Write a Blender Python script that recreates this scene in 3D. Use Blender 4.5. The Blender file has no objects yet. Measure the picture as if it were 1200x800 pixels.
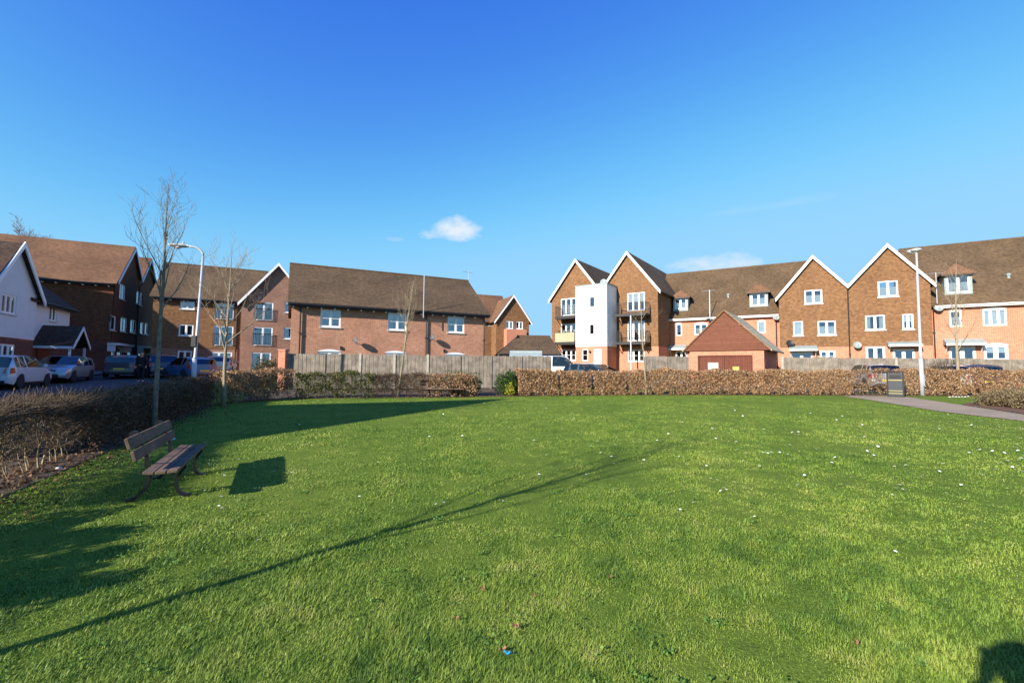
import bpy, bmesh, math, random
import numpy as np
from mathutils import Vector, Matrix
random.seed(7); rng = np.random.default_rng(7)
R = math.radians; PI = math.pi
scene = bpy.context.scene
COL = scene.collection

# ------------------------------------------------------------------ camera
F = 535.0; EYE = 1.55; PITCH = math.atan(32/F); ROLL = R(0.5)
r0 = Vector((1,0,0)); u0 = Vector((0,-math.sin(PITCH),math.cos(PITCH))); fw = Vector((0,math.cos(PITCH),math.sin(PITCH)))
CR = r0*math.cos(ROLL)+u0*math.sin(ROLL); CU = u0*math.cos(ROLL)-r0*math.sin(ROLL)
cam = bpy.data.objects.new('camera', bpy.data.cameras.new('camera')); COL.objects.link(cam)
cam.data.sensor_width = 36; cam.data.lens = 36*F/1200; cam.data.clip_end = 4000; cam.data.clip_start = .05
m = Matrix((( CR.x, CU.x, -fw.x, 0),( CR.y, CU.y, -fw.y, 0),( CR.z, CU.z, -fw.z, EYE),(0,0,0,1)))
cam.matrix_world = m
scene.camera = cam
EYEV = Vector((0,0,EYE))
def ray(px, py): return CR*((px-600)/F)+CU*((400-py)/F)+fw
def at_y(px, py, Y):
    d = ray(px,py); return EYEV+d*(Y/d.y)

# ------------------------------------------------------------------ terrain
def zg(x, y):
    yy = max(0.0, y)
    z = .015*min(yy,23)+.036*max(0,min(yy,48)-23)
    k = max(0,min(1,(yy-2)/10))
    return z+.008*max(0,min(-x-4,40))*k
def ground_px(px, py):
    d = ray(px,py); t = 1.0
    for i in range(60):
        p = EYEV+d*t
        t += (p.z-zg(p.x,p.y))/max(.02,-d.z+.015)*.7
    return EYEV+d*t

# ------------------------------------------------------------------ materials
def newmat(name):
    mt = bpy.data.materials.new(name); mt.use_nodes = True
    nt = mt.node_tree; return mt, nt, nt.nodes['Principled BSDF']
def node(nt, t, **kw):
    n = nt.nodes.new(t)
    for k,v in kw.items(): setattr(n,k,v)
    return n
def setc(sock, c): sock.default_value = (c[0],c[1],c[2],1)
def ramp(nt, fac, stops):
    r = node(nt,'ShaderNodeValToRGB'); e = r.color_ramp.elements
    while len(e) > 1: e.remove(e[-1])
    e[0].position = stops[0][0]; e[0].color = (*stops[0][1],1)
    for p,c in stops[1:]:
        q = e.new(p); q.color = (*c,1)
    nt.links.new(fac, r.inputs[0]); return r.outputs[0]
def mixc(nt, fac, a, b, mode='MIX'):
    x = node(nt,'ShaderNodeMix',data_type='RGBA',blend_type=mode)
    if isinstance(fac,(int,float)): x.inputs[0].default_value = fac
    else: nt.links.new(fac,x.inputs[0])
    for s,v in ((6,a),(7,b)):
        if isinstance(v,tuple): setc(x.inputs[s],v)
        else: nt.links.new(v,x.inputs[s])
    return x.outputs[2]
def noise(nt, vec, scale, detail=4, rough=.6):
    n = node(nt,'ShaderNodeTexNoise'); n.inputs['Scale'].default_value = scale
    n.inputs['Detail'].default_value = detail; n.inputs['Roughness'].default_value = rough
    if vec is not None: nt.links.new(vec,n.inputs['Vector'])
    return n.outputs[0]
def plain(name, c, rough=.6, metal=0, coat=0, var=.12, vs=3.0, spec=.4):
    mt,nt,b = newmat(name)
    tc = node(nt,'ShaderNodeTexCoord')
    nz = noise(nt,tc.outputs['Object'],vs)
    lo = tuple(v*(1-var) for v in c); hi = tuple(min(1,v*(1+var)) for v in c)
    nt.links.new(ramp(nt,nz,[(.3,lo),(.7,hi)]), b.inputs['Base Color'])
    b.inputs['Roughness'].default_value = rough; b.inputs['Metallic'].default_value = metal
    b.inputs['Coat Weight'].default_value = coat; b.inputs['Coat Roughness'].default_value = .04
    b.inputs['Specular IOR Level'].default_value = spec
    return mt
def brickmat(name, c1, c2, mortar, bw=.225, rh=.075, ms=.011, stain=.25, bump=.3):
    mt,nt,b = newmat(name)
    uv = node(nt,'ShaderNodeUVMap'); bt = node(nt,'ShaderNodeTexBrick')
    nt.links.new(uv.outputs[0],bt.inputs['Vector'])
    bt.inputs['Scale'].default_value = 1; bt.inputs['Brick Width'].default_value = bw; bt.inputs['Row Height'].default_value = rh
    bt.inputs['Mortar Size'].default_value = ms; bt.inputs['Mortar Smooth'].default_value = .2; bt.inputs['Bias'].default_value = 0
    setc(bt.inputs['Color1'],c1); setc(bt.inputs['Color2'],c2); setc(bt.inputs['Mortar'],mortar)
    tc = node(nt,'ShaderNodeTexCoord')
    n1 = noise(nt,uv.outputs[0],.55,6,.65); n2 = noise(nt,uv.outputs[0],5.5,3,.7)
    s1 = ramp(nt,n1,[(.3,(1-stain,)*3),(.7,(1+stain*.5,)*3)])
    s2 = ramp(nt,n2,[(.3,(.82,.80,.78)),(.5,(1,1,1)),(.75,(1.14,1.1,1.06))])
    c = mixc(nt,1,bt.outputs[0],s1,'MULTIPLY'); c = mixc(nt,1,c,s2,'MULTIPLY')
    nt.links.new(c,b.inputs['Base Color']); b.inputs['Roughness'].default_value = .88; b.inputs['Specular IOR Level'].default_value=.25
    bp = node(nt,'ShaderNodeBump'); bp.inputs['Strength'].default_value = bump; bp.inputs['Distance'].default_value = .012
    inv = node(nt,'ShaderNodeMath',operation='SUBTRACT'); inv.inputs[0].default_value=1; nt.links.new(bt.outputs[1],inv.inputs[1])
    nt.links.new(inv.outputs[0],bp.inputs['Height']); nt.links.new(bp.outputs[0],b.inputs['Normal'])
    return mt
def tilemat(name, c1, c2, bw=.17, rh=.11, stain=.3, moss=None, lip=.02):
    """overlapping clay tiles: brick pattern for the joints, saw-tooth height for the courses"""
    mt,nt,b = newmat(name)
    uv = node(nt,'ShaderNodeUVMap'); bt = node(nt,'ShaderNodeTexBrick')
    nt.links.new(uv.outputs[0],bt.inputs['Vector'])
    bt.inputs['Scale'].default_value = 1; bt.inputs['Brick Width'].default_value = bw; bt.inputs['Row Height'].default_value = rh
    bt.inputs['Mortar Size'].default_value = .006; bt.inputs['Bias'].default_value = 0
    setc(bt.inputs['Color1'],c1); setc(bt.inputs['Color2'],c2); setc(bt.inputs['Mortar'],tuple(v*.45 for v in c1))
    n1 = noise(nt,uv.outputs[0],.4,6,.6); n2 = noise(nt,uv.outputs[0],4.5,4,.75)
    s1 = ramp(nt,n1,[(.3,(1-stain,)*3),(.72,(1+stain*.6,)*3)])
    s2 = ramp(nt,n2,[(.28,(.62,.62,.66)),(.5,(1,1,1)),(.78,(1.35,1.25,1.1))])
    c = mixc(nt,1,bt.outputs[0],s1,'MULTIPLY'); c = mixc(nt,1,c,s2,'MULTIPLY')
    if moss:
        n3 = noise(nt,uv.outputs[0],1.3,6,.7)
        c = mixc(nt,ramp(nt,n3,[(.6,(0,0,0)),(.78,(.5,.5,.5))]),c,moss)
    nt.links.new(c,b.inputs['Base Color']); b.inputs['Roughness'].default_value=.9; b.inputs['Specular IOR Level'].default_value=.2
    sp = node(nt,'ShaderNodeSeparateXYZ'); nt.links.new(uv.outputs[0],sp.inputs[0])
    dv = node(nt,'ShaderNodeMath',operation='DIVIDE'); nt.links.new(sp.outputs[1],dv.inputs[0]); dv.inputs[1].default_value=rh
    fr = node(nt,'ShaderNodeMath',operation='FRACT'); nt.links.new(dv.outputs[0],fr.inputs[0])
    iv = node(nt,'ShaderNodeMath',operation='SUBTRACT'); iv.inputs[0].default_value=1; nt.links.new(fr.outputs[0],iv.inputs[1])
    ad = node(nt,'ShaderNodeMath',operation='ADD'); nt.links.new(iv.outputs[0],ad.inputs[0]); nt.links.new(n2,ad.inputs[1])
    bp = node(nt,'ShaderNodeBump'); bp.inputs['Strength'].default_value=.7; bp.inputs['Distance'].default_value=lip
    nt.links.new(ad.outputs[0],bp.inputs['Height']); nt.links.new(bp.outputs[0],b.inputs['Normal'])
    return mt
def leafmat(name, stops, trans=.25, rough=.6):
    mt,nt,b = newmat(name)
    g = node(nt,'ShaderNodeNewGeometry')
    c = ramp(nt,g.outputs['Random Per Island'],stops)
    nt.links.new(c,b.inputs['Base Color']); b.inputs['Roughness'].default_value=rough; b.inputs['Specular IOR Level'].default_value=.2
    if trans>0:
        tr = node(nt,'ShaderNodeBsdfTranslucent'); nt.links.new(c,tr.inputs[0])
        mx = node(nt,'ShaderNodeMixShader'); mx.inputs[0].default_value=trans
        out = nt.nodes['Material Output']
        nt.links.new(b.outputs[0],mx.inputs[1]); nt.links.new(tr.outputs[0],mx.inputs[2]); nt.links.new(mx.outputs[0],out.inputs[0])
    return mt
def glassmat(name, tint=(.8,.85,.88), refl=.22):
    mt,nt,b = newmat(name)
    nt.nodes.remove(b)
    tr = node(nt,'ShaderNodeBsdfTransparent'); setc(tr.inputs[0],tint)
    gl = node(nt,'ShaderNodeBsdfGlossy'); gl.inputs['Roughness'].default_value=.02
    lw = node(nt,'ShaderNodeFresnel'); lw.inputs[0].default_value=1.5
    ad = node(nt,'ShaderNodeMath',operation='ADD'); ad.use_clamp=True; nt.links.new(lw.outputs[0],ad.inputs[0]); ad.inputs[1].default_value=refl-.04
    mx = node(nt,'ShaderNodeMixShader'); nt.links.new(ad.outputs[0],mx.inputs[0])
    nt.links.new(tr.outputs[0],mx.inputs[1]); nt.links.new(gl.outputs[0],mx.inputs[2])
    nt.links.new(mx.outputs[0],nt.nodes['Material Output'].inputs[0])
    return mt
M = {}
M['brick_a'] = brickmat('brick_red_multi',(.42,.145,.075),(.54,.22,.12),(.48,.36,.27),ms=.009)
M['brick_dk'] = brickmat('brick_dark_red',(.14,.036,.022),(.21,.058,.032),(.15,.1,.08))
M['brick_b'] = brickmat('brick_orange',(.47,.13,.065),(.59,.19,.10),(.50,.33,.24),stain=.12)
M['brick_c'] = brickmat('brick_brown_multi',(.24,.085,.05),(.34,.135,.08),(.34,.26,.2))
M['tile_hung'] = tilemat('hung_clay_tile',(.185,.094,.044),(.262,.138,.068),stain=.15,lip=.012)
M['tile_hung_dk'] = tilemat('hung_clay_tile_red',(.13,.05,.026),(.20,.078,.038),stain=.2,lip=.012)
M['roof'] = tilemat('roof_tile_brown',(.098,.062,.034),(.152,.098,.053),moss=(.11,.10,.045))
M['roof_w'] = tilemat('roof_tile_warm',(.165,.085,.045),(.23,.12,.066),moss=(.17,.12,.05))
M['roof_g'] = tilemat('roof_tile_mossy_tan',(.44,.38,.25),(.52,.46,.31),moss=(.30,.30,.15))
M['roof_d'] = tilemat('roof_tile_dark',(.06,.035,.025),(.10,.06,.04))
M['roof_r'] = tilemat('roof_tile_russet',(.105,.067,.036),(.155,.10,.055),moss=(.16,.12,.05))
M['board'] = brickmat('red_brown_boarding',(.155,.058,.034),(.18,.07,.042),(.08,.03,.018),bw=40,rh=.16,ms=.008,stain=.1,bump=.5)
M['white'] = plain('white_render',(.80,.80,.78),.7,var=.03)
M['white_w'] = plain('white_boarding',(.62,.64,.66),.6,var=.04)
M['upvc'] = plain('white_window_frame',(.82,.83,.83),.35,var=.02)
M['black'] = plain('black_painted_wood',(.018,.018,.02),.5)
M['metal_bk'] = plain('black_metal',(.02,.022,.024),.4,metal=.3)
M['metal_g'] = plain('galvanised_metal',(.50,.52,.55),.42,metal=.55,var=.1,vs=8)
M['dish'] = plain('grey_dish',(.10,.105,.11),.6)
M['lead'] = plain('lead_grey',(.26,.31,.30),.6)
M['door_br'] = brickmat('brown_garage_boards',(.13,.045,.028),(.15,.052,.032),(.06,.02,.012),bw=.14,rh=30,ms=.008,stain=.1,bump=.4)
M['glass'] = glassmat('window_glass')
M['carglass'] = glassmat('car_glass',(.25,.28,.3),.12)
M['room'] = plain('dim_room',(.045,.042,.04),.9)  # near-black: the shade inside the rooms is put into this colour
M['curtain'] = plain('pale_curtain',(.62,.61,.57),.9,vs=12)
M['blind'] = plain('white_blind',(.78,.78,.76),.8,var=.03)
M['screen'] = plain('cream_screen',(.40,.35,.22),.8,var=.25,vs=9)
M['soil'] = plain('bare_soil',(.075,.05,.032),.95,var=.5,vs=6)
M['mulch'] = plain('bark_mulch',(.13,.06,.032),.95,var=.5,vs=14)
M['kerb'] = plain('kerb_stone',(.32,.31,.29),.85,var=.2,vs=5)
M['stone'] = plain('pale_stone',(.55,.53,.48),.8,var=.2,vs=12)
M['conc'] = plain('concrete_post',(.42,.38,.31),.85,var=.2,vs=5)
M['tyre'] = plain('tyre_rubber',(.02,.02,.02),.8)
M['rim'] = plain('alloy_rim',(.45,.46,.48),.3,metal=.8)
M['trim'] = plain('black_plastic_trim',(.015,.015,.016),.5)
M['red_lens'] = plain('red_lamp_lens',(.42,.012,.01),.15,coat=1,var=.05)
M['clear_lens'] = plain('clear_lamp_lens',(.6,.62,.64),.1,coat=1,var=.05)
M['plate_y'] = plain('yellow_plate',(.7,.52,.08),.5,var=.03)
M['plate_w'] = plain('white_plate',(.75,.75,.75),.5,var=.03)
M['lamp_pole'] = plain('galvanised_lamp_post',(.46,.46,.48),.5,metal=.25,var=.08,vs=3)
M['lamp_head'] = plain('lamp_head_grey',(.42,.43,.42),.5,var=.08)
M['gold'] = plain('gold_band',(.45,.34,.10),.5,metal=.1)
M['bin'] = plain('dark_bin_paint',(.028,.035,.04),.5,var=.15)
M['iron'] = plain('cast_iron_black',(.02,.021,.023),.4,metal=.4)
M['bark'] = plain('grey_bark',(.17,.14,.105),.9,var=.4,vs=15)
M['bark_l'] = plain('pale_bark',(.27,.21,.135),.9,var=.35,vs=15)
M['bark_b'] = plain('birch_twigs',(.21,.12,.09),.9,var=.4,vs=4)
M['twig'] = leafmat('hedge_twigs',[(0,(.055,.036,.024)),(.5,(.12,.08,.05)),(1,(.24,.17,.11))],0,.85)
M['stem'] = leafmat('hedge_stems',[(0,(.09,.065,.04)),(.6,(.19,.145,.09)),(1,(.33,.27,.17))],0,.85)
M['beech'] = leafmat('dry_beech_leaves',[(0,(.17,.085,.042)),(.35,(.33,.18,.09)),(.7,(.48,.30,.155)),(1,(.64,.45,.26))],.22)
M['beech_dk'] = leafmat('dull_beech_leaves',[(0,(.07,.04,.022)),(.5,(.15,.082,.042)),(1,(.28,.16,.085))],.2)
M['leaf_g'] = leafmat('evergreen_leaves',[(0,(.02,.045,.012)),(.6,(.05,.10,.022)),(1,(.11,.17,.04))],.25)
M['leaf_w'] = leafmat('clover_leaves',[(0,(.05,.11,.02)),(.6,(.10,.20,.035)),(1,(.17,.28,.06))],.2)
M['leaf_o'] = leafmat('olive_leaves',[(0,(.06,.065,.02)),(.6,(.13,.14,.04)),(1,(.22,.20,.07))],.25)
M['leaf_y'] = leafmat('yellow_flowers',[(0,(.45,.42,.02)),(1,(.75,.72,.05))],.3)
M['leaf_r'] = leafmat('reddish_shrub_leaves',[(0,(.05,.07,.02)),(.6,(.11,.10,.03)),(1,(.22,.08,.04))],.25)
M['leaf_s'] = leafmat('heather_shrub_leaves',[(0,(.12,.09,.05)),(.6,(.27,.20,.10)),(1,(.38,.30,.16))],.25)
M['petal'] = plain('daisy_petals',(.85,.85,.83),.6,var=.02)
M['daisy_c'] = plain('daisy_centre',(.75,.55,.03),.7,var=.05)
M['dryleaf'] = leafmat('fallen_leaf',[(0,(.22,.10,.05)),(1,(.34,.19,.11))],.1)
M['blue'] = plain('blue_plastic',(.03,.22,.40),.4)
M['skin'] = plain('skin',(.5,.29,.2),.6,var=.05)
M['cloth_dk'] = plain('dark_cloth',(.012,.012,.014),.9)
M['cloth_nv'] = plain('navy_cloth',(.02,.025,.04),.9)
M['shoe'] = plain('pale_shoe',(.6,.58,.55),.7)
M['hair'] = plain('dark_hair',(.03,.02,.015),.7)
def carpaint(name,c,metal=.0):
    return plain(name,c,.35,metal=metal,coat=.8,var=.02)
# bench timber: long grain along the board
def timber(name, c1, c2, axis_scale, rough=.8):
    mt,nt,b = newmat(name)
    tc = node(nt,'ShaderNodeTexCoord'); mp = node(nt,'ShaderNodeMapping'); mp.inputs['Scale'].default_value = axis_scale
    nt.links.new(tc.outputs['Object'],mp.inputs[0])
    n1 = noise(nt,mp.outputs[0],4,8,.7)
    n2 = noise(nt,tc.outputs['Object'],3,3,.5)
    c = ramp(nt,n1,[(.3,c1),(.7,c2)])
    c = mixc(nt,1,c,ramp(nt,n2,[(.35,(.7,.7,.7)),(.65,(1.15,1.15,1.15))]),'MULTIPLY')
    nt.links.new(c,b.inputs['Base Color']); b.inputs['Roughness'].default_value=rough; b.inputs['Specular IOR Level'].default_value=.25
    bp = node(nt,'ShaderNodeBump'); bp.inputs['Strength'].default_value=.5; bp.inputs['Distance'].default_value=.004
    nt.links.new(n1,bp.inputs['Height']); nt.links.new(bp.outputs[0],b.inputs['Normal'])
    return mt
M['bench_wood'] = timber('weathered_bench_timber',(.085,.05,.034),(.21,.14,.10),(1.2,22,22))
M['fence_wood'] = timber('silvered_fence_boards',(.15,.12,.09),(.36,.305,.24),(9,9,.8))
def grassbase():
    mt,nt,b = newmat('lawn_turf')
    tc = node(nt,'ShaderNodeTexCoord'); v = tc.outputs['Object']
    n1 = noise(nt,v,.5,5,.6); n2 = noise(nt,v,3.2,5,.7); n3 = noise(nt,v,45,4,.75)
    c = ramp(nt,n1,[(.35,(.11,.17,.02)),(.55,(.15,.21,.027)),(.7,(.20,.24,.036))])
    c2 = ramp(nt,n2,[(.28,(.06,.055,.026)),(.38,(.10,.16,.02)),(.58,(.14,.20,.026)),(.72,(.22,.24,.05))])
    c = mixc(nt,.5,c,c2)
    c = mixc(nt,1,c,ramp(nt,n3,[(.3,(.6,.6,.6)),(.5,(1,1,1)),(.7,(1.35,1.3,1.2))]),'MULTIPLY')
    nt.links.new(c,b.inputs['Base Color']); b.inputs['Roughness'].default_value=.9; b.inputs['Specular IOR Level'].default_value=.1
    bp = node(nt,'ShaderNodeBump'); bp.inputs['Strength'].default_value=1; bp.inputs['Distance'].default_value=.03
    nt.links.new(n3,bp.inputs['Height']); nt.links.new(bp.outputs[0],b.inputs['Normal'])
    return mt
M['turf'] = grassbase()
def blademat():
    mt,nt,b = newmat('grass_blades')
    tc = node(nt,'ShaderNodeTexCoord'); g = node(nt,'ShaderNodeNewGeometry'); v = tc.outputs['Object']
    def ma(a,k,c):
        q=node(nt,'ShaderNodeMath',operation='MULTIPLY_ADD'); nt.links.new(a,q.inputs[0]); q.inputs[1].default_value=k
        if isinstance(c,(int,float)): q.inputs[2].default_value=c
        else: nt.links.new(c,q.inputs[2])
        return q.outputs[0]
    n1 = noise(nt,v,.45,4,.6); n2 = noise(nt,v,2.2,4,.65); n3=noise(nt,v,9,3,.6)
    f = ma(n1,1.1,ma(n2,1.35,ma(n3,.8,ma(g.outputs['Random Per Island'],.18,-1.22))))
    c = ramp(nt,f,[(.08,(.05,.10,.016)),(.28,(.11,.19,.026)),(.47,(.18,.265,.036)),(.70,(.26,.32,.052)),(.96,(.40,.39,.12))])
    nt.links.new(c,b.inputs['Base Color']); b.inputs['Roughness'].default_value=.55; b.inputs['Specular IOR Level'].default_value=.25
    tr = node(nt,'ShaderNodeBsdfTranslucent'); nt.links.new(c,tr.inputs[0])
    mx = node(nt,'ShaderNodeMixShader'); mx.inputs[0].default_value=.12
    nt.links.new(b.outputs[0],mx.inputs[1]); nt.links.new(tr.outputs[0],mx.inputs[2]); nt.links.new(mx.outputs[0],nt.nodes['Material Output'].inputs[0])
    return mt
M['blade'] = blademat()
def asphalt(name,c):
    mt,nt,b = newmat(name)
    tc = node(nt,'ShaderNodeTexCoord'); v = tc.outputs['Object']
    n1 = noise(nt,v,.6,5,.6); n2 = noise(nt,v,60,3,.7)
    cc = ramp(nt,n1,[(.3,tuple(x*.8 for x in c)),(.7,tuple(x*1.2 for x in c))])
    cc = mixc(nt,1,cc,ramp(nt,n2,[(.3,(.7,.7,.7)),(.7,(1.3,1.3,1.3))]),'MULTIPLY')
    nt.links.new(cc,b.inputs['Base Color']); b.inputs['Roughness'].default_value=.85
    return mt
M['road'] = asphalt('road_asphalt',(.05,.05,.053)); M['path'] = asphalt('path_asphalt',(.29,.215,.145)); M['pave'] = asphalt('paving',(.15,.14,.13))

# ------------------------------------------------------------------ mesh builder
class MB:
    def __init__(s): s.v=[]; s.f=[]
    def poly(s, pts):
        i=len(s.v); s.v += [Vector(p) for p in pts]; s.f.append(tuple(range(i,i+len(pts))))
    def hexa(s, b, t):
        """b, t: 4 bottom and 4 top points, same order"""
        i=len(s.v); s.v += [Vector(p) for p in b]+[Vector(p) for p in t]
        s.f += [(i+3,i+2,i+1,i),(i+4,i+5,i+6,i+7)]+[(i+k,i+(k+1)%4,i+4+(k+1)%4,i+4+k) for k in range(4)]
    def prism(s, pts, vec):
        n=len(pts); i=len(s.v); vec=Vector(vec)
        s.v += [Vector(p) for p in pts]+[Vector(p)+vec for p in pts]
        s.f.append(tuple(range(i+n-1,i-1,-1))); s.f.append(tuple(range(i+n,i+2*n)))
        s.f += [(i+k,i+(k+1)%n,i+n+(k+1)%n,i+n+k) for k in range(n)]
    def box(s, x0,x1,y0,y1,z0,z1):
        s.hexa([(x0,y0,z0),(x1,y0,z0),(x1,y1,z0),(x0,y1,z0)],[(x0,y0,z1),(x1,y0,z1),(x1,y1,z1),(x0,y1,z1)])
    def fbox(s, fac, ua,ub,za,zb,oa,ob):
        P=fac.pt
        s.hexa([P(ua,za,ob),P(ub,za,ob),P(ub,za,oa),P(ua,za,oa)],[P(ua,zb,ob),P(ub,zb,ob),P(ub,zb,oa),P(ua,zb,oa)])
    def beam(s, p0,p1,w,h,up=(0,0,1)):
        p0=Vector(p0);p1=Vector(p1);d=(p1-p0).normalized();up=Vector(up)
        sd=d.cross(up)
        if sd.length<1e-4: sd=d.cross(Vector((1,0,0)))
        sd.normalize(); u=sd.cross(d).normalized()
        q=[(-w/2,-h/2),(w/2,-h/2),(w/2,h/2),(-w/2,h/2)]
        s.hexa([p0+sd*a+u*b for a,b in q],[p1+sd*a+u*b for a,b in q])
    def tube(s, pts, rad, n=6, cap=True):
        pts=[Vector(p) for p in pts]
        if not hasattr(rad,'__len__'): rad=[rad]*len(pts)
        i0=len(s.v); prev=None
        for k,p in enumerate(pts):
            d=(pts[min(k+1,len(pts)-1)]-pts[max(k-1,0)]).normalized()
            if prev is None:
                a=d.cross(Vector((0,0,1)))
                if a.length<1e-3: a=d.cross(Vector((1,0,0)))
            else: a=prev-d*prev.dot(d)
            a.normalize(); prev=a; b=d.cross(a)
            for j in range(n):
                t=2*PI*j/n; s.v.append(p+(a*math.cos(t)+b*math.sin(t))*rad[k])
        for k in range(len(pts)-1):
            for j in range(n):
                a0=i0+k*n+j;a1=i0+k*n+(j+1)%n; s.f.append((a0,a1,a1+n,a0+n))
        if cap:
            s.f.append(tuple(range(i0+n-1,i0-1,-1))); e=i0+(len(pts)-1)*n; s.f.append(tuple(range(e,e+n)))
    def lathe(s, c, prof, n=16, axis=(0,0,1)):
        c=Vector(c);ax=Vector(axis).normalized();a=ax.orthogonal().normalized();b=ax.cross(a)
        i0=len(s.v)
        for r,z in prof:
            for j in range(n):
                t=2*PI*j/n; s.v.append(c+ax*z+(a*math.cos(t)+b*math.sin(t))*r)
        for k in range(len(prof)-1):
            for j in range(n):
                a0=i0+k*n+j;a1=i0+k*n+(j+1)%n; s.f.append((a0,a1,a1+n,a0+n))
        s.f.append(tuple(range(i0+n-1,i0-1,-1))); e=i0+(len(prof)-1)*n; s.f.append(tuple(range(e,e+n)))
    def build(s, name, mat, parent=None, smooth=False, origin=None, fix=False, bevel=0):
        me=bpy.data.meshes.new(name)
        if origin is None: origin = parent['_o'] if parent is not None else (0,0,0)
        o3=Vector(origin)
        me.from_pydata([v-o3 for v in s.v],[],s.f)
        if fix:
            bm=bmesh.new(); bm.from_mesh(me); bmesh.ops.remove_doubles(bm,verts=bm.verts,dist=1e-5); bmesh.ops.recalc_face_normals(bm,faces=bm.faces); bm.to_mesh(me); bm.free()
        uvl=me.uv_layers.new(name='UVMap')
        for p in me.polygons:
            n=p.normal
            t=Vector((-n.y,n.x,0))
            if t.length<.05: t=Vector((1,0,0))
            t.normalize(); q=n.cross(t)
            for li in p.loop_indices:
                c=s_v=me.vertices[me.loops[li].vertex_index].co+o3
                uvl.data[li].uv=(c.dot(t),c.dot(q))
        if smooth: me.shade_smooth()
        me.materials.append(mat)
        ob=bpy.data.objects.new(name,me); COL.objects.link(ob)
        if parent is not None:
            ob.parent=parent; ob['_o']=tuple(o3)
        else:
            ob.location=o3; ob['_o']=tuple(o3)
        if bevel:
            bv=ob.modifiers.new('bevel','BEVEL'); bv.width=bevel; bv.segments=2; bv.limit_method='ANGLE'
        return ob
def thing(name,label,cat,loc,group=None):
    o=bpy.data.objects.new(name,None); COL.objects.link(o); o.location=loc; o['_o']=tuple(loc)
    o.empty_display_size=.3
    o['label']=label;o['category']=cat
    if group:o['group']=group
    return o
def tag(o,label,cat,group=None,kind=None):
    o['label']=label;o['category']=cat
    if group:o['group']=group
    if kind:o['kind']=kind
    return o
def structure(o): o['kind']='structure'; return o

class Fac:
    """a vertical plane: P a point, d its right-going direction as seen from the lawn, n towards the viewer"""
    def __init__(s,P,d): s.P=Vector((P[0],P[1],0)); s.d=Vector((d[0],d[1],0)).normalized(); s.n=Vector((s.d.y,-s.d.x,0))
    def pt(s,u,z,off=0): q=s.P+s.d*u+s.n*off; return Vector((q.x,q.y,z))
    def hit(s,px,py):
        r=ray(px,py); t=(s.P-EYEV).dot(s.n)/r.dot(s.n); q=EYEV+r*t
        return (q-s.P).dot(s.d), q.z
    def u(s,px,py=430): return s.hit(px,py)[0]
    def z(s,px,py): return s.hit(px,py)[1]
    def shift(s,off): return Fac(s.P+s.n*off,s.d)
    def side(s,u): # plane through u, seen from the right end: its d goes back
        return Fac(s.P+s.d*u, -s.n)
    @staticmethod
    def px(px,Y,d): p=at_y(px,432,Y); return Fac((p.x,p.y),d)
def prof_z(prof,u):
    for (a,za),(b,zb) in zip(prof,prof[1:]):
        if a-1e-6<=u<=b+1e-6: return za+(zb-za)*(u-a)/(b-a) if b>a else za
    return prof[-1][1]
def wall(mb,fac,zlo,prof,holes=(),off=0,rev=.12):
    """wall sheet with real openings and reveals; prof = roofline [(u,z)...]"""
    u0,u1=prof[0][0],prof[-1][0]
    top=max(z for _,z in prof)
    hs=[h for h in holes if h[1]>u0 and h[0]<u1 and h[3]>zlo and h[2]<top]
    us={u0,u1}|{p[0] for p in prof}
    for h in hs: us|={max(u0,h[0]),min(u1,h[1])}
    us=sorted(us)
    for a,b in zip(us,us[1:]):
        if b-a<1e-4: continue
        mid=(a+b)/2; cov=sorted([h for h in hs if h[0]<mid<h[1]],key=lambda h:h[2])
        ta,tb=prof_z(prof,a),prof_z(prof,b); z=zlo
        for h in cov:
            if h[2]>z+1e-4: mb.poly([fac.pt(a,z,off),fac.pt(b,z,off),fac.pt(b,min(h[2],tb),off),fac.pt(a,min(h[2],ta),off)])
            z=max(z,h[3])
        if min(ta,tb)>z-1e-4 or max(ta,tb)>z:
            mb.poly([fac.pt(a,z,off),fac.pt(b,z,off),fac.pt(b,max(tb,z),off),fac.pt(a,max(ta,z),off)])
    P=fac.pt
    for (a,b,c,d) in [h[:4] for h in hs]:
        c2=max(c,zlo); r=off-rev
        mb.poly([P(a,c2,off),P(b,c2,off),P(b,c2,r),P(a,c2,r)])
        mb.poly([P(a,d,r),P(b,d,r),P(b,d,off),P(a,d,off)])
        mb.poly([P(a,c2,r),P(a,d,r),P(a,d,off),P(a,c2,off)])
        mb.poly([P(b,c2,off),P(b,d,off),P(b,d,r),P(b,c2,r)])
def shell(mb,fac,u0,u1,depth,zlo,zl,zr=None,gable_side=None):
    """side and back walls behind a facade. gable_side=z of ridge when the ridge runs parallel to the facade"""
    P=fac.pt; zr=zl if zr is None else zr
    for u,z in ((u0,zl),(u1,zr)):
        pts=[P(u,zlo,0),P(u,zlo,-depth),P(u,z,-depth)]
        if gable_side: pts.append(P(u,gable_side,-depth/2))
        pts.append(P(u,z,0))
        if u==u0: pts=pts[::-1]
        pts2=pts
        mb.poly(pts2)
    mb.poly([P(u1,zlo,-depth),P(u0,zlo,-depth),P(u0,zl,-depth),P(u1,zr,-depth)])
def roof_slab(mb,a,b,c,d,t=.11):
    """a,b lower edge, c,d upper edge"""
    a,b,c,d=map(Vector,(a,b,c,d)); n=(b-a).cross(d-a).normalized()
    if n.z<0: n=-n
    mb.hexa([a-n*t*.2,b-n*t*.2,c-n*t*.2,d-n*t*.2],[a+n*t*.8,b+n*t*.8,c+n*t*.8,d+n*t*.8])
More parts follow.
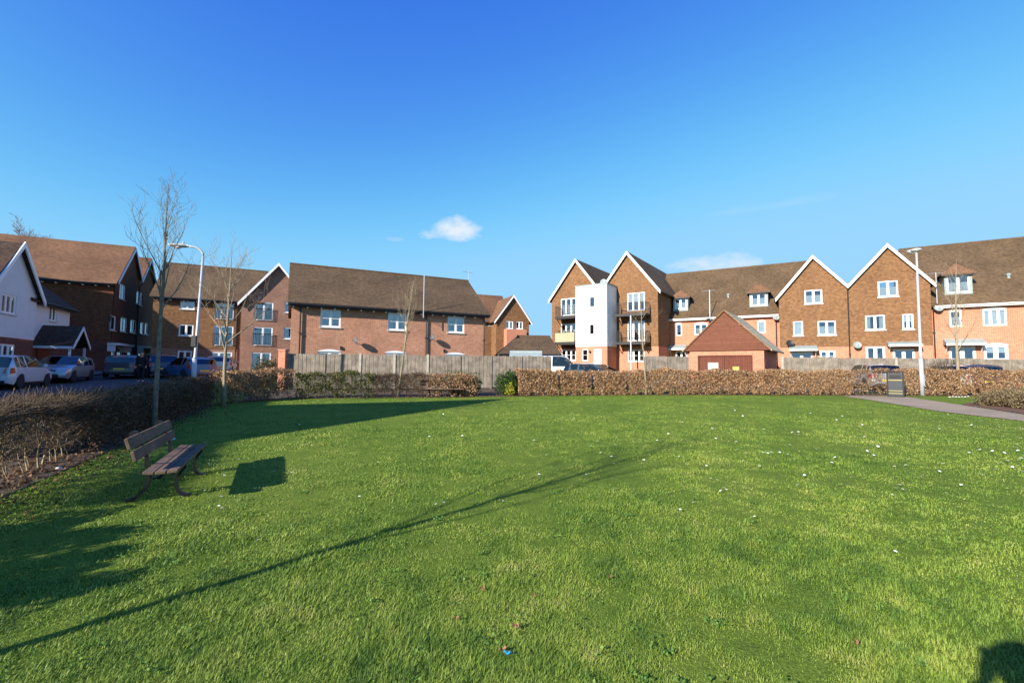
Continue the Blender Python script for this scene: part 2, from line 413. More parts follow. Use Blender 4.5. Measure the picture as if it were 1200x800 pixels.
def window(T,fac,ua,ub,za,zb,cols=2,rows=1,off=0,dress='dark',sill=True,arch=False,name='window',label=None,fwid=.06):
    f=MB(); P=fac.pt; o0,o1=off-.10,off-.035; w=fwid
    f.fbox(fac,ua,ub,za,za+w,o0,o1); f.fbox(fac,ua,ub,zb-w,zb,o0,o1)
    f.fbox(fac,ua,ua+w,za+w,zb-w,o0,o1); f.fbox(fac,ub-w,ub,za+w,zb-w,o0,o1)
    for c in range(1,cols):
        u=ua+(ub-ua)*c/cols; f.fbox(fac,u-w*.75,u+w*.75,za+w,zb-w,o0,o1-.005)
    cw=(ub-ua)/cols
    for c in range(cols):      # sash frames and glazing bars
        a,b=ua+c*cw+(w if c==0 else w*.75),ua+(c+1)*cw-(w if c==cols-1 else w*.75)
        s=.035
        for q in ((a,b,za+w,za+w+s),(a,b,zb-w-s,zb-w),(a,a+s,za+w+s,zb-w-s),(b-s,b,za+w+s,zb-w-s)): f.fbox(fac,*q,o0+.015,o1-.012)
        for r in range(1,rows+0):
            z=za+(zb-za)*r/rows; f.fbox(fac,a+s,b-s,z-.013,z+.013,o0+.02,o1-.02)
    if arch: # segmental head: white infill above frame
        n=8;pts=[P(ua-.02,zb-.02,off-.02)]
        h=.13
        for k in range(n+1):
            t=k/n; pts.append(P(ua-.02+(ub-ua+.04)*t,zb+h*(1-(2*t-1)**2),off-.02))
        pts.append(P(ub+.02,zb-.02,off-.02))
        f.prism(pts[::-1],fac.n*.045)
    fo=f.build(name,M['upvc'],T)
    if label: fo['label']=label
    g=MB(); g.fbox(fac,ua+w,ub-w,za+w,zb-w,off-.08,off-.072); g.build('pane',M['glass'],fo)
    if sill:
        s=MB(); s.fbox(fac,ua-.06,ub+.06,za-.07,za-.003,off-.1,off+.07); s.build('sill',M['upvc'] if sill=='w' else M['stone'],fo)
    c=MB()
    W=ub-ua;H=zb-za
    if dress=='curtain':
        for a,b in ((ua+.05,ua+W*.27),(ub-W*.27,ub-.05)):
            n=8; c=MB(); fr_=[];bk=[]
            for k in range(n+1): fr_.append((a+(b-a)*k/n,off-.18-.03*(k%2)))
            for (x0,y0),(x1,y1) in zip(fr_,fr_[1:]):
                P=fac.pt; c.hexa([P(x0,za+.04,y0),P(x1,za+.04,y1),P(x1,za+.04,y1-.01),P(x0,za+.04,y0-.01)],[P(x0,zb-.04,y0),P(x1,zb-.04,y1),P(x1,zb-.04,y1-.01),P(x0,zb-.04,y0-.01)])
            c.build('curtain',M['curtain'],fo)
        c=MB()
    elif dress=='blind': c.fbox(fac,ua+.04,ub-.04,za+.03,zb-.03,off-.16,off-.15)
    elif dress=='half': c.fbox(fac,ua+.04,ub-.04,za+H*.5,zb-.03,off-.16,off-.15)
    elif dress=='net':
        c.fbox(fac,ua+W*.06,ub-W*.06,za+.05,za+H*.62,off-.17,off-.16)
    if c.v: c.build('blind' if dress in('blind','half') else 'curtain',M['blind'] if dress in('blind','half') else M['curtain'],fo)
    return fo
def px_open(fac,x0,x1,y0,y1,zmin=None):
    """opening rectangle on the facade from the spot it takes"""
    ua,zt=fac.hit((x0),(y0)); ub,_=fac.hit(x1,y0); xm=(x0+x1)/2
    zt=fac.z(xm,y0); zb=fac.z(xm,y1)
    if zmin is not None: zb=max(zb,zmin)
    return (ua,ub,zb,zt)
def bargeboard(T,fac,p0,pa,p1,off=.22,w=.24,t=.05,mat='upvc'):
    b=MB()
    for a,c in ((p0,pa),(pa,p1)):
        A=fac.pt(a[0],a[1]-.10,off);C=fac.pt(c[0],c[1]-.10,off)
        b.prism([A+Vector((0,0,-w/2)),C+Vector((0,0,-w/2)),C+Vector((0,0,w/2)),A+Vector((0,0,w/2))],fac.n*t)
    return b.build('bargeboard',M[mat],T)
def gable_roof(mb,fac,prof,depth,front=.25,over=.25,t=.12):
    """ridge running back from a gable facade; prof = [(u,z)...]"""
    n=len(prof)
    for k,((a,za),(b,zb)) in enumerate(zip(prof,prof[1:])):
        sl=(zb-za)/(b-a)
        if k==0: a2,za2=a-over,za-over*sl
        else: a2,za2=a,za
        if k==n-2: b2,zb2=b+over,zb+over*sl
        else: b2,zb2=b,zb
        P=fac.pt; A=P(a2,za2,front);B=P(b2,zb2,front);C=P(b2,zb2,-depth);D=P(a2,za2,-depth)
        nrm=(B-A).cross(D-A).normalized(); nrm=-nrm if nrm.z<0 else nrm
        mb.hexa([A+nrm*.0,B+nrm*.0,C,D],[A+nrm*t,B+nrm*t,C+nrm*t,D+nrm*t])
def eave_roof(mb,fac,u0,u1,depth,ze,zr,over=.35,verge=.2,t=.12,hipL=0,hipR=0):
    P=fac.pt; sl=(zr-ze)/(depth/2); h=depth/2
    f0,f1=P(u0-verge,ze-over*sl,over),P(u1+verge,ze-over*sl,over)
    b0,b1=P(u0-verge,ze-over*sl,-depth-over),P(u1+verge,ze-over*sl,-depth-over)
    r0_,r1_=P(u0-verge+hipL,zr,-h),P(u1+verge-hipR,zr,-h)
    for q in ([f0,f1,r1_,r0_],[b1,b0,r0_,r1_]):
        n=(q[1]-q[0]).cross(q[3]-q[0]).normalized()
        if n.z<0:n=-n
        mb.hexa(q,[p+n*t for p in q])
    if hipL: mb.prism([b0,f0,r0_],(0,0,t))
    if hipR: mb.prism([f1,b1,r1_],(0,0,t))
    mb.tube([r0_+Vector((0,0,t*.9)),r1_+Vector((0,0,t*.9))],.11,8)
def eaves_trim(T,fac,u0,u1,ze,over=.35,sl=.8,white=False,corbels=False):
    b=MB(); z=ze-over*sl
    b.fbox(fac,u0,u1,z-.10,z+.09,over-.06,over-.02)
    b.fbox(fac,u0,u1,z-.09,z-.06,.0,over-.06)
    b.build('fascia',M['upvc'] if white else M['black'],T)
    g=MB(); g.tube([fac.pt(u0,z+.03,over+.05),fac.pt(u1,z+.03,over+.05)],.06,8); g.build('gutter',M['upvc'] if white else M['black'],T)
    if corbels:
        n=int((u1-u0)/.75)
        for k in range(n):
            c=MB(); u=u0+.3+(u1-u0-.6)*k/(n-1); c.fbox(fac,u-.04,u+.04,z-.17,z-.10,.0,over-.08); c.build('eaves_bracket',M[corbels],T)
def pipe(T,fac,u,z0,z1,off=.09,mat='black',r=.045):
    b=MB(); b.tube([fac.pt(u,z0,off),fac.pt(u,z1-.25,off),fac.pt(u,z1,off+.2)],r,8)
    for k in range(1,3):
        z=z0+(z1-z0)*k/3; b.fbox(fac,u-r*1.5,u+r*1.5,z-.03,z+.03,0,off+r)
    b.build('downpipe',M[mat],T)
def dish(T,p,aim,r=.3,mat='lead',arm=None):
    b=MB(); aim=Vector(aim).normalized(); p=Vector(p)
    b.lathe(p,[(.02,-.06),(r*.55,-.035),(r,.035),(r*.97,.045),(r*.5,-.015),(.02,-.035)],14,aim)
    b.tube([p-aim*.05+Vector((0,0,-r*.6)),p+aim*.30+Vector((0,0,-r*.3))],.012,5)
    b.lathe(p+aim*.30+Vector((0,0,-r*.3)),[(.02,-.03),(.03,.03)],8,-aim)
    if arm is not None: b.tube([p-aim*.05,Vector(arm)],.02,6)
    return b.build('satellite_dish',M[mat],T)
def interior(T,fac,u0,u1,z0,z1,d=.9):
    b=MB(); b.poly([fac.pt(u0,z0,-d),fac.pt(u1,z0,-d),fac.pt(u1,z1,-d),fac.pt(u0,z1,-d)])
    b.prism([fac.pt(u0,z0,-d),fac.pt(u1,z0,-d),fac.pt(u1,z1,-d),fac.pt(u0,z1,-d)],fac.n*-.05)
    b.build('dark_room_backing',M['room'],T)  # dark sheet close behind the windows, standing in for unlit rooms
eA=Vector((.900,.437,0)).normalized(); sA=Vector((-.437,.900,0)).normalized()
BUILD_STEPS=[]

# ================================================================== BUILDINGS
def base(fac,u): p=fac.pt(u,0); return (p.x,p.y,zg(p.x,p.y))
def zmin(fac,u): p=fac.pt(u,0); return zg(p.x,p.y)-.3

# ---- middle red brick terrace (long roof, three windows)
def terrace():
    f=Fac.px(340,27.7,eA); u0=f.u(341,380); u1=f.u(568.5,390)
    T=thing('brick_terrace','long red brick terrace with a plain brown tiled roof behind the grey board fence','house',base(f,(u0+u1)/2))
    ze=5.62; zr=8.6; D=8.6; zb=zmin(f,u0)-.2
    ops=[px_open(f,375.9,399.6,362.7,383.3),px_open(f,455,477,366.5,387),px_open(f,524.8,544.3,370.8,389.8)]
    low=[px_open(f,373,399.5,411.5,440),px_open(f,451,475.5,413.2,440),px_open(f,522.5,544.5,415,440)]
    w=MB(); wall(w,f,zb,[(u0,ze),(u1,ze)],ops+low); shell(w,f,u0,u1,D,zb,ze,gable_side=zr); w.build('wall',M['brick_a'],T)
    r=MB(); eave_roof(r,f,u0,u1,D,ze,zr,.4,.22); r.build('roof',M['roof'],T)
    eaves_trim(T,f,u0-.2,u1+.2,ze,.4,.72,corbels='white')
    for o in ops: window(T,f,*o,cols=2,rows=2,dress='curtain' if o is ops[1] else 'dark')
    for o in low: window(T,f,*o,cols=2,rows=1,arch=True,sill=False,name='patio_door',fwid=.09,dress='dark')
    for px in (351,499): pipe(T,f,f.u(px,400),zb,ze-.25)
    pipe(T,f,u1-.12,zb,ze-.25,mat='black')
    for px,py in ((416.7,399.5),(505.5,395.5)):
        u,z=f.hit(px,py); p=f.pt(u,z,.35); dish(T,p,(-.5,-.8,.35),.20,'dish',f.pt(u-.1,z-.1,0))
    # loft aerial pole leaning on the eaves
    u,_=f.hit(493.5,370); b=MB(); z1=f.z(493.5,324)
    b.tube([f.pt(u,ze-.7,.62),f.pt(u,z1-.0,.62)],.028,6)
    for k in (.3,.7): b.tube([f.pt(u,ze-.6+k*.3,.62),f.pt(u,ze-.6+k*.3,0)],.02,5)
    b.build('aerial_pole',M['metal_g'],T)
    # roof aerial near right ridge
    g=f.shift(-D/2); u,z=g.hit(549,330); b=MB(); b.tube([g.pt(u,zr-.1),g.pt(u,zr+1.0)],.02,5)
    b.tube([g.pt(u-.5,zr+.85),g.pt(u+.35,zr+.85)],.012,5)
    for k in range(6): b.tube([g.pt(u-.45+.14*k,zr+.85,-.2),g.pt(u-.45+.14*k,zr+.85,.2)],.008,4)
    b.build('tv_aerial',M['metal_g'],T)
    v=MB(); 
    for px,py in ((399,407.5),(520,411)):
        u,z=f.hit(px,py); v.fbox(f,u-.03,u+.09,z-.1,z+.1,0,.08)
    v.build('wall_box',M['black'],T)
    interior(T,f,u0+.1,u1-.1,zb,ze)
terrace()

# ---- tile hung apartment block at the back left with brick gable
def block_back():
    f=Fac.px(230,38.5,eA)
    u0=f.u(177,400); ug=f.u(283,400)
    D=9; zb=zmin(f,0)
    ze=f.z(230,348.0); g0,_=f.hit(284,356); ua,za=f.hit(327,311.5); ue=2*ua-g0
    T=thing('apartment_block','three storey tile hung block with a brick gable end, behind the left street lamp','building',base(f,(u0+ue)/2))
    zband=f.z(230,408)
    ops=[px_open(f,211.9,228.6,349.2,362.4),px_open(f,209.8,227,380,393.5),px_open(f,208.5,225,411,424)]
    fr=[px_open(f,252.5,274.6,350.7,374.2),px_open(f,250.9,273.7,381.7,405),px_open(f,249,272,412.5,436)]
    gw=[px_open(f,299,320.6,354.5,375.7),px_open(f,297,319.8,383.5,405),px_open(f,295.5,317.7,413,436)]
    gs=[px_open(f,334,342.7,355,367),px_open(f,333,342,384,397.5)]
    w=MB(); wall(w,f,zband,[(u0,ze),(g0,ze)],ops+fr,off=.03); w.build('tile_hung_wall',M['tile_hung'],T)
    fg=f.shift(.35)
    sh=lambda o:(o[0],o[1],o[2],o[3])
    w=MB(); wall(w,f,zb,[(u0,zband),(g0,zband)],ops+fr); prof=[(g0,za-3.4),(ua,za),(ue,za-3.4)]
    wall(w,fg,zb,prof,gw+gs); shell(w,f,u0,g0,D,zb,ze,gable_side=ze+3.2); shell(w,fg,g0,ue,D,zb,za-3.4)
    w.build('wall',M['brick_c'],T)
    r=MB(); eave_roof(r,f,u0,g0+1.5,D,ze,f.shift(-D/2).z(250,314.5),.4,.2); gable_roof(r,fg,prof,D,.3,.3); r.build('roof',M['roof_r'],T)
    eaves_trim(T,f,u0,g0-.3,ze,.4,.7,corbels='white')
    bargeboard(T,fg,(g0-.3,za-3.4-.3),(ua,za+.12),(ue+.3,za-3.4-.3),off=.3,w=.28,t=.06)
    for k,o in enumerate(ops): window(T,f,*o,cols=2,rows=1,off=.03,dress=['curtain','curtain','dark'][k])
    for k,o in enumerate(fr):
        wo=window(T,f,*o,cols=3,rows=1,off=.03,sill=False,name='french_window',dress=['curtain','net','curtain'][k])
        if k<2: railing(f,o[0]-.05,o[1]+.05,o[2],o[2]+1.05,.12,'juliet_railing',wo)
    for k,o in enumerate(gw):
        wo=window(T,fg,*o,cols=2,rows=1,sill=False,name='french_window',dress=['dark','net','curtain'][k])
        if k<2: railing(fg,o[0]-.05,o[1]+.05,o[2],o[2]+1.05,.12,'juliet_railing',wo)
    for o in gs: window(T,fg,*o,cols=1,rows=1,dress='net')
    pipe(T,f,g0-.35,zb,ze-.2); interior(T,f,u0+.1,ue-.1,zb,ze)
def railing(f,ua,ub,za,zb,off,name,parent,gap=.11,mat='metal_bk',returns=0):
    b=MB()
    b.fbox(f,ua,ub,zb-.04,zb,off-.02,off+.02); b.fbox(f,ua,ub,za+.06,za+.09,off-.015,off+.015)
    n=max(2,int((ub-ua)/gap))
    for k in range(n+1):
        u=ua+.012+(ub-ua-.024)*k/n; b.fbox(f,u-.009,u+.009,za+.02,zb-.04,off-.009,off+.009)
    if returns:
        for u in (ua,ub):
            b.fbox(f,u-.02,u+.02,zb-.04,zb,off-returns,off-.02)
            m=max(2,int(returns/gap))
            for k in range(m): b.fbox(f,u-.009,u+.009,za+.02,zb-.04,off-returns*k/m-.03,off-returns*k/m-.012)
    return b.build(name,M[mat],parent)
block_back()

# ---- left three storey house with twin gables facing the street
def twin_gable_block():
    # gable plane runs back along sA from the near corner C; viewed from the lawn its right-going direction is sA
    C=at_y(128,432,35.6); f=Fac((C.x,C.y),sA)   # n points to e side
    prof=[(0,8.15),(3.9,11.75),(6.3,9.3),(8.9,11.85),(12.4,8.5)]
    T=thing('apartment_block','dark brick block whose twin pointed gables face the street, behind the silver hatchback','building',base(f,2))
    zb=zmin(f,0); zband=f.z(140,400)
    ops=[]
    S=.2874
    def zz(a,b,c,d): return (a*S,b*S,250+c*S,250+d*S)
    W=[zz(487,511,290,352),zz(556,580,320,373),zz(455,472,418,477),zz(491,518,425,484),zz(531,556,435,489),zz(571,587,445,492),zz(590,603,448,493)]
    ops=[px_open(f,*w) for w in W]
    low=[px_open(f,*zz(452,470,548,604)),px_open(f,*zz(478,500,545,600)),px_open(f,*zz(521,539,545,585)),px_open(f,*zz(566,580,548,596))]
    w=MB(); wall(w,f,zband,prof,ops,off=.03); 
    # south wall, facing the lawn, runs along -eA from C
    g=Fac(f.pt(0,0)-eA*16,eA)
    wall(w,g,zband,[(0,8.15),(16,8.15)],[],off=.03)
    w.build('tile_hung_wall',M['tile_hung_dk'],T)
    w=MB(); wall(w,f,zb,[(0,zband),(12.4,zband)],low); wall(w,g,zb,[(0,zband),(16,zband)])
    w.poly([g.pt(0,zb),g.pt(0,zb,-12.4),g.pt(0,8.3,-12.4),g.pt(0,8.15)]); w.poly([g.pt(0,zb,-12.4),g.pt(16,zb,-12.4),g.pt(16,8.5,-12.4),g.pt(0,8.5,-12.4)])
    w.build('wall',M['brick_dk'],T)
    r=MB(); gable_roof(r,f,prof,16,.25,.35); r.build('roof',M['roof_w'],T)
    eaves_trim(T,g,0,16,8.15,.35,.9,corbels='white')
    bb=MB()
    for (a,za),(c,zc) in zip(prof,prof[1:]):
        A=f.pt(a,za-.08,.25);B=f.pt(c,zc-.08,.25); bb.prism([A-Vector((0,0,.13)),B-Vector((0,0,.13)),B+Vector((0,0,.13)),A+Vector((0,0,.13))],f.n*.05)
    bb.build('bargeboard',M['white'],T)
    for k,o in enumerate(ops): window(T,f,*o,cols=2 if k in(0,1,3,4) else 1,rows=1,off=.03,dress='curtain' if k%2 else 'net')
    for k,o in enumerate(low): window(T,f,*o,cols=1,rows=1,sill=False,dress='net',name='front_door' if k in(0,) else 'window')
    for x0,x1,y in ((436,502,532),(556,602,543)):
        ua,z=f.hit(x0*S,250+y*S); ub,_=f.hit(x1*S,250+y*S); b=MB(); b.fbox(f,ua,ub,z-.08,z+.1,.01,.75)
        for u in (ua+.1,ub-.1): b.fbox(f,u-.04,u+.04,z-.55,z-.08,.01,.5)
        b.build('door_canopy',M['white_w'],T)
    pipe(T,f,6.3,zb,9.0); interior(T,f,.1,12.2,zb,8.3)
twin_gable_block()

# ---- white weatherboarded house on the left edge
def white_house():
    C=at_y(77,432,30.0); f=Fac((C.x,C.y),sA)     # u<0 towards the camera, wing ends at u=0
    T=thing('weatherboard_house','white boarded house with gable and small pitched porch, behind the white car','house',base(f,-4))
    zb=zmin(f,0); ug=f.u(35.5,350); ua,za=f.hit(12.5,285.5); ul=2*ua-ug; ze_g=f.z(35.5,347)
    ze=f.z(60,354.5)
    zband=f.z(20,397)
    win=px_open(f,-6,11.5,345,367.5); w2=px_open(f,58,66.5,359.5,376.5)
    prof=[(ul,ze_g),(ua,za),(ug,ze_g)]
    w=MB(); fg=f.shift(.25); wall(w,fg,zband,prof,[win],off=.03); wall(w,f,zband,[(ug,ze),(0,ze)],[w2],off=.03); 
    s=Fac(f.pt(0,0)-f.n*8,f.n)  # not visible end
    w.build('boarded_wall',M['white_w'],T)
    w=MB(); d1=px_open(f,50.5,56,404,432)
    wall(w,fg,zb,[(ul,zband),(ug,zband)],[px_open(fg,-2,18,403,430)]); wall(w,f,zb,[(ug,zband),(0,zband)],[])
    shell(w,f,ug,0,6.4,zb,ze,gable_side=ze+2.6); shell(w,fg,ul,ug,6.4,zb,ze_g)
    w.build('wall',M['brick_dk'],T)
    o=px_open(fg,-2,18,403,430); window(T,fg,*o,cols=3,rows=1,dress='dark',name='garage_window',sill=False)
    r=MB(); gable_roof(r,fg,prof,6.4,.25,.3); eave_roof(r,f,ug-.5,0,6.4,ze,ze+2.6,.35,.2); r.build('roof',M['roof_d'],T)
    eaves_trim(T,f,ug+.3,.2,ze,.35,.7)
    bargeboard(T,fg,(ul-.3,ze_g-.3),(ua,za+.12),(ug+.3,ze_g-.3),off=.27,w=.3,t=.06)
    window(T,fg,*win,cols=3,rows=1,off=.03,dress='curtain'); window(T,f,*w2,cols=2,rows=1,off=.03,dress='dark')
    pipe(T,f,ug+.15,zb,ze-.3)
    # porch: ridge along f.n
    up,_=f.hit(34,410); z0=f.z(40,405); 
    ua_,ub_=f.u(36.5,410),f.u(36.5,410)+2.1; um=(ua_+ub_)/2; zt=z0+1.15; P=f.pt
    L=1.7
    b=MB()
    for (a,za_),(c,zc_) in (((ua_-.2,z0-.05),(um,zt)),((um,zt),(ub_+.2,z0-.05))):
        A,B,Cc,D=P(a,za_,L+.15),P(c,zc_,L+.15),P(c,zc_,.02),P(a,za_,.02)
        b.hexa([A,B,Cc,D],[q+Vector((0,0,.1)) for q in (A,B,Cc,D)])
    ro=b.build('porch_roof',M['roof_d'],T)
    b=MB()
    for a,c in (((ua_-.2,z0-.08),(um,zt-.03)),((um,zt-.03),(ub_+.2,z0-.08))):
        A=P(a[0],a[1],L+.16);B=P(c[0],c[1],L+.16); b.prism([A-Vector((0,0,.09)),B-Vector((0,0,.09)),B+Vector((0,0,.12)),A+Vector((0,0,.12))],f.n*.04)
    b.fbox(f,ua_-.24,ua_-.16,z0-.14,z0+.0,.05,L+.14)
    b.build('bargeboard',M['white_w'],ro)
    b=MB()
    for u in (ua_,ub_): b.fbox(f,u-.05,u+.05,zb,z0-.02,L-.1,L)
    b.build('porch_posts',M['white_w'],T)
    b=MB(); b.fbox(f,um-.45,um+.45,zb+.1,zb+2.3,.01,.05); b.build('front_door',M['brick_dk'],T)
    interior(T,f,ug+.1,-.2,zb,ze)
white_house()

# ---- small gabled house in the distance between terrace and balcony block
def far_house():
    f=Fac.px(600,50,Vector((.93,.36,0))); 
    T=thing('tile_hung_house','distant tile hung house with pointed gable, between the terrace and the balcony flats','house',base(f,0))
    zb=zmin(f,0); ul,zl=f.hit(582.5,374); ua,za=f.hit(601.3,347); ur,zr=f.hit(620,375)
    zl=zr=(zl+zr)/2; ul=2*ua-ur
    prof=[(ul,zl),(ua,za),(ur,zr)]
    ops=[px_open(f,593,601.3,376,385.5),px_open(f,604.8,612.8,376.5,385.5)]
    w=MB(); wall(w,f,zb,prof,ops); shell(w,f,ul,ur,10,zb,zl)
    fl=f.shift(-1.6); u0=fl.u(560,380); ze=fl.z(575,376)
    o3=px_open(fl,572.8,580.8,374.5,382)
    wall(w,fl,zb,[(u0,ze),(ul+.3,ze)],[o3]); shell(w,fl,u0,ul+.3,8,zb,ze,gable_side=ze+3)
    w.build('wall',M['tile_hung'],T)
    b=MB(); q=px_open(f,590.5,613.5,386.5,412); b.fbox(f,q[0],q[1],q[2],q[3],.01,.9); b.build('bay',M['brick_b'],T)
    r=MB(); gable_roof(r,f,prof,10,.2,.3); eave_roof(r,fl,u0,ul+2.5,8,ze,fl.shift(-4).z(570,347.5),.3,.2); r.build('roof',M['roof_w'],T)
    bargeboard(T,f,(ul-.3,zl-.35),(ua,za+.1),(ur+.3,zr-.35),off=.22,w=.24)
    for o in ops: window(T,f,*o,cols=2,rows=1,dress='net')
    window(T,fl,*o3,cols=2,rows=1,dress='net'); interior(T,f,ul+.1,ur-.1,zb,zl)
far_house()

# ---- low brick garage with shallow hipped roof and the shed in front of it
def low_garage():
    f=Fac.px(617,33,Vector((.99,.10,0))); zb=zmin(f,0)
    u0=f.u(583,412); u1=f.u(657,412); ze=f.z(617,413.5); zr=f.shift(-2.6).z(630,396)
    T=thing('brick_garage_block','low brick garage with shallow brown tiled roof, behind the board fence beside the shed','garage',base(f,(u0+u1)/2))
    w=MB(); wall(w,f,zb,[(u0+.35,ze),(u1-.3,ze)]); shell(w,f,u0+.35,u1-.3,5.2,zb,ze); w.build('wall',M['brick_b'],T)
    r=MB(); eave_roof(r,f,u0+.3,u1-.2,5.2,ze,zr,.35,.2,hipL=1.6,hipR=.3); r.build('roof',M['roof'],T)
    eaves_trim(T,f,u0+.1,u1,ze,.35,.45)
low_garage()
def shed():
    f=Fac.px(614,28.8,Vector((.995,-.05,0))); zb=zmin(f,0)
    u0,u1=f.u(598,415),f.u(634,415); ze=f.z(615,420.5); zr=ze+.42
    T=thing('garden_shed','garden shed with a pale green felt roof, its top showing just above the board fence','shed',base(f,0))
    w=MB(); wall(w,f,zb,[(u0,ze),(u1,ze)]); shell(w,f,u0,u1,1.8,zb,ze,gable_side=zr); w.build('wall',M['fence_wood'],T)
    r=MB(); eave_roof(r,f,u0,u1,1.8,ze,zr,.12,.08,t=.03); r.build('roof',M['lead'],T)
shed()

# ---- balcony block
def balcony_block():
    dC=Vector((.814,-.581,0))
    f=Fac.px(711,44,dC); zb=zmin(f,0)-.2; D=12
    P=f.pt
    ul,zl=f.hit(647,348.2); ua,za=f.hit(675.6,305.6); um,zm=f.hit(704,335); ub,zb2=f.hit(735.5,298.5); ur,zr=f.hit(771,339.6)
    T=thing('balcony_apartment_block','three storey flats with two gables, black balconies and a white stair tower','building',base(f,0))
    # make the two gables regular
    zt=(za+zb2)/2+.1; za=zb2=zt; zl=za-(ua-ul)*1.28; zr=zb2-(ur-ub)*1.28; um=(ua+ub)/2; zm=za-(um-ua)*1.28
    prof=[(ul,zl),(ua,za),(um,zm),(ub,zb2),(ur,zr)]
    zband=f.z(720,406.5)
    S=.2376
    def zz(a,b,c,d): return (640+a*S,640+b*S,290+c*S,290+d*S)
    fr=[px_open(f,*zz(73,150,250,335)),px_open(f,*zz(73,150,375,455)),px_open(f,*zz(400,487,222,312)),px_open(f,*zz(402,487,362,462))]
    low=[px_open(f,*zz(75,147,503,557)),px_open(f,*zz(403,485,503,562))]
    w=MB(); wall(w,f,zband,prof,fr,off=.03)
    g=f.side(ur); wall(w,g,zband,[(0,zr),(D,zr)],[],off=.03); w.build('tile_hung_wall',M['tile_hung'],T)
    w=MB(); wall(w,f,zb,[(ul,zband),(ur,zband)],low); wall(w,g,zb,[(0,zband),(D,zband)]); 
    w.poly([P(ul,zb,-D),P(ul,zb),P(ul,zl),P(ul,zl,-D)]); w.poly([P(ur,zb,-D),P(ul,zb,-D),P(ul,zl,-D),P(ur,zr,-D)])
    w.build('wall',M['brick_b'],T)
    r=MB(); gable_roof(r,f,prof,D,.25,.3); r.build('roof',M['roof'],T)
    bb=MB()
    for (a,z1),(c,z2) in zip(prof,prof[1:]):
        if a==ul: a-=.3; z1-=.38
        if c==ur: c+=.3; z2-=.38
        A=P(a,z1,.25);B=P(c,z2,.25); bb.prism([A-Vector((0,0,.18)),B-Vector((0,0,.18)),B+Vector((0,0,.14)),A+Vector((0,0,.14))],f.n*.06)
    bb.build('bargeboard',M['upvc'],T)
    b=MB(); b.tube([f.pt(ur+.33,zr-.35,.2),f.pt(ur+.33,zr-.35,-D)],.07,8); b.build('gutter',M['black'],T)
    for k,o in enumerate(fr): window(T,f,*o,cols=3,rows=1,off=.03,sill=False,name='french_window',dress=['net','net','half','curtain'][k])
    for o in low: window(T,f,*o,cols=3,rows=2,dress='dark')
    # stair tower
    t=f.shift(2.2); ta,_=t.hit(674.8,380); tb,_=t.hit(711.5,380); ztop=t.z(690,335.2); zw=t.z(690,406)
    tw=[px_open(t,690.4,697.2,347.3,360.2),px_open(t,690.4,696.7,379.3,392.2)]; tl=[px_open(t,682,689,408.8,423)]
    do=px_open(t,695.8,704.9,408.8,431)
    w=MB(); wall(w,t,zw,[(ta,ztop),(tb,ztop)],tw,off=.03)
    gs=t.side(tb); wall(w,gs,zw,[(0,ztop),(2.2,ztop)],[],off=.03)
    w.poly([t.pt(ta,zw,-2.2),t.pt(ta,zw),t.pt(ta,ztop),t.pt(ta,ztop,-2.2)])
    tw_=w.build('stair_tower',M['white'],T)
    w=MB(); w.fbox(t,ta-.05,tb+.08,ztop,ztop+.14,-3.4,.08); w.build('tower_coping',M['lead'],tw_)
    w=MB(); wall(w,t,zb,[(ta,zw),(tb,zw)],tl+[do]); wall(w,gs,zb,[(0,zw),(2.2,zw)]); w.poly([t.pt(ta,zb,-2.2),t.pt(ta,zb),t.pt(ta,zw),t.pt(ta,zw,-2.2)])
    w.build('tower_base',M['brick_b'],tw_)
    for o in tw+tl: window(T,t,*o,cols=1,rows=2 if o in tl else 1,off=.03 if o in tw else 0,sill=False,dress='dark',fwid=.05)
    d=MB(); d.fbox(t,do[0],do[1],do[2],do[3],-.08,-.03); dd=d.build('entrance_door',M['upvc'],T)
    d=MB(); um_=(do[0]+do[1])/2; d.fbox(t,um_-.13,um_+.13,do[2]+1.05,do[2]+1.65,-.029,-.02); d.build('door_glass',M['lead'],dd)
    d=MB(); u,z=t.hit(701-8.5+.0,411); d.lathe(t.pt(do[0]-.35,do[3]-.25,.1),[(.02,-.12),(.09,-.1),(.1,.05),(.03,.12)],8); d.build('wall_lamp',M['black'],T)
    interior(T,t,ta+.1,tb-.1,zb,ztop-.1,.6); interior(T,f,ul+.15,ta-.1,zb,zl,.8); interior(T,f,tb+.1,ur-.15,zb,zr,.8)
    # balconies
    def bal(x0,x1,y,dep,screen=False):
        ff=f.shift(dep); ua_=ff.u(x0,y); ub_=ff.u(x1,y); z=ff.z((x0+x1)/2,y)
        b=MB(); b.fbox(f,ua_,ub_,z-.14,z+.06,.04,dep); 
        for u in (ua_+.15,ub_-.15): b.beam(f.pt(u,z-.9,.05),f.pt(u,z-.15,dep-.2),.06,.06)
        bo=b.build('balcony',M['black'],T)
        railing(f,ua_+.03,ub_-.03,z+.02,z+1.1,dep-.05,'railing',bo,returns=dep-.1)
        if screen:
            s=MB()
            n=26
            for k in range(n): s.fbox(f,ua_+.05+(ub_-ua_-.1)*k/n,ua_+.05+(ub_-ua_-.1)*(k+.9)/n,z+.12,z+1.04,dep-.02,dep-.005)
            s.build('privacy_screen',M['screen'],bo)
            s=MB()
            for k in range(4): 
                c=f.pt(ua_+.4+k*.75,z+1.12,dep-.2); s.lathe(c,[(.06,-.12),(.1,.06)],8)
                for j in range(6):
                    a=random.uniform(0,6.28); s.tube([c,c+Vector((.12*math.cos(a),.12*math.sin(a),.22))],[.03,.005],4)
            s.build('planters',M['leaf_r'],bo)
        return ua_,ub_,z
    bal(650,673.5,371.5,1.3); bal(650,673.5,402,1.3,True); A=bal(721,756,368.2,1.3); bal(721,756,401.5,1.3)
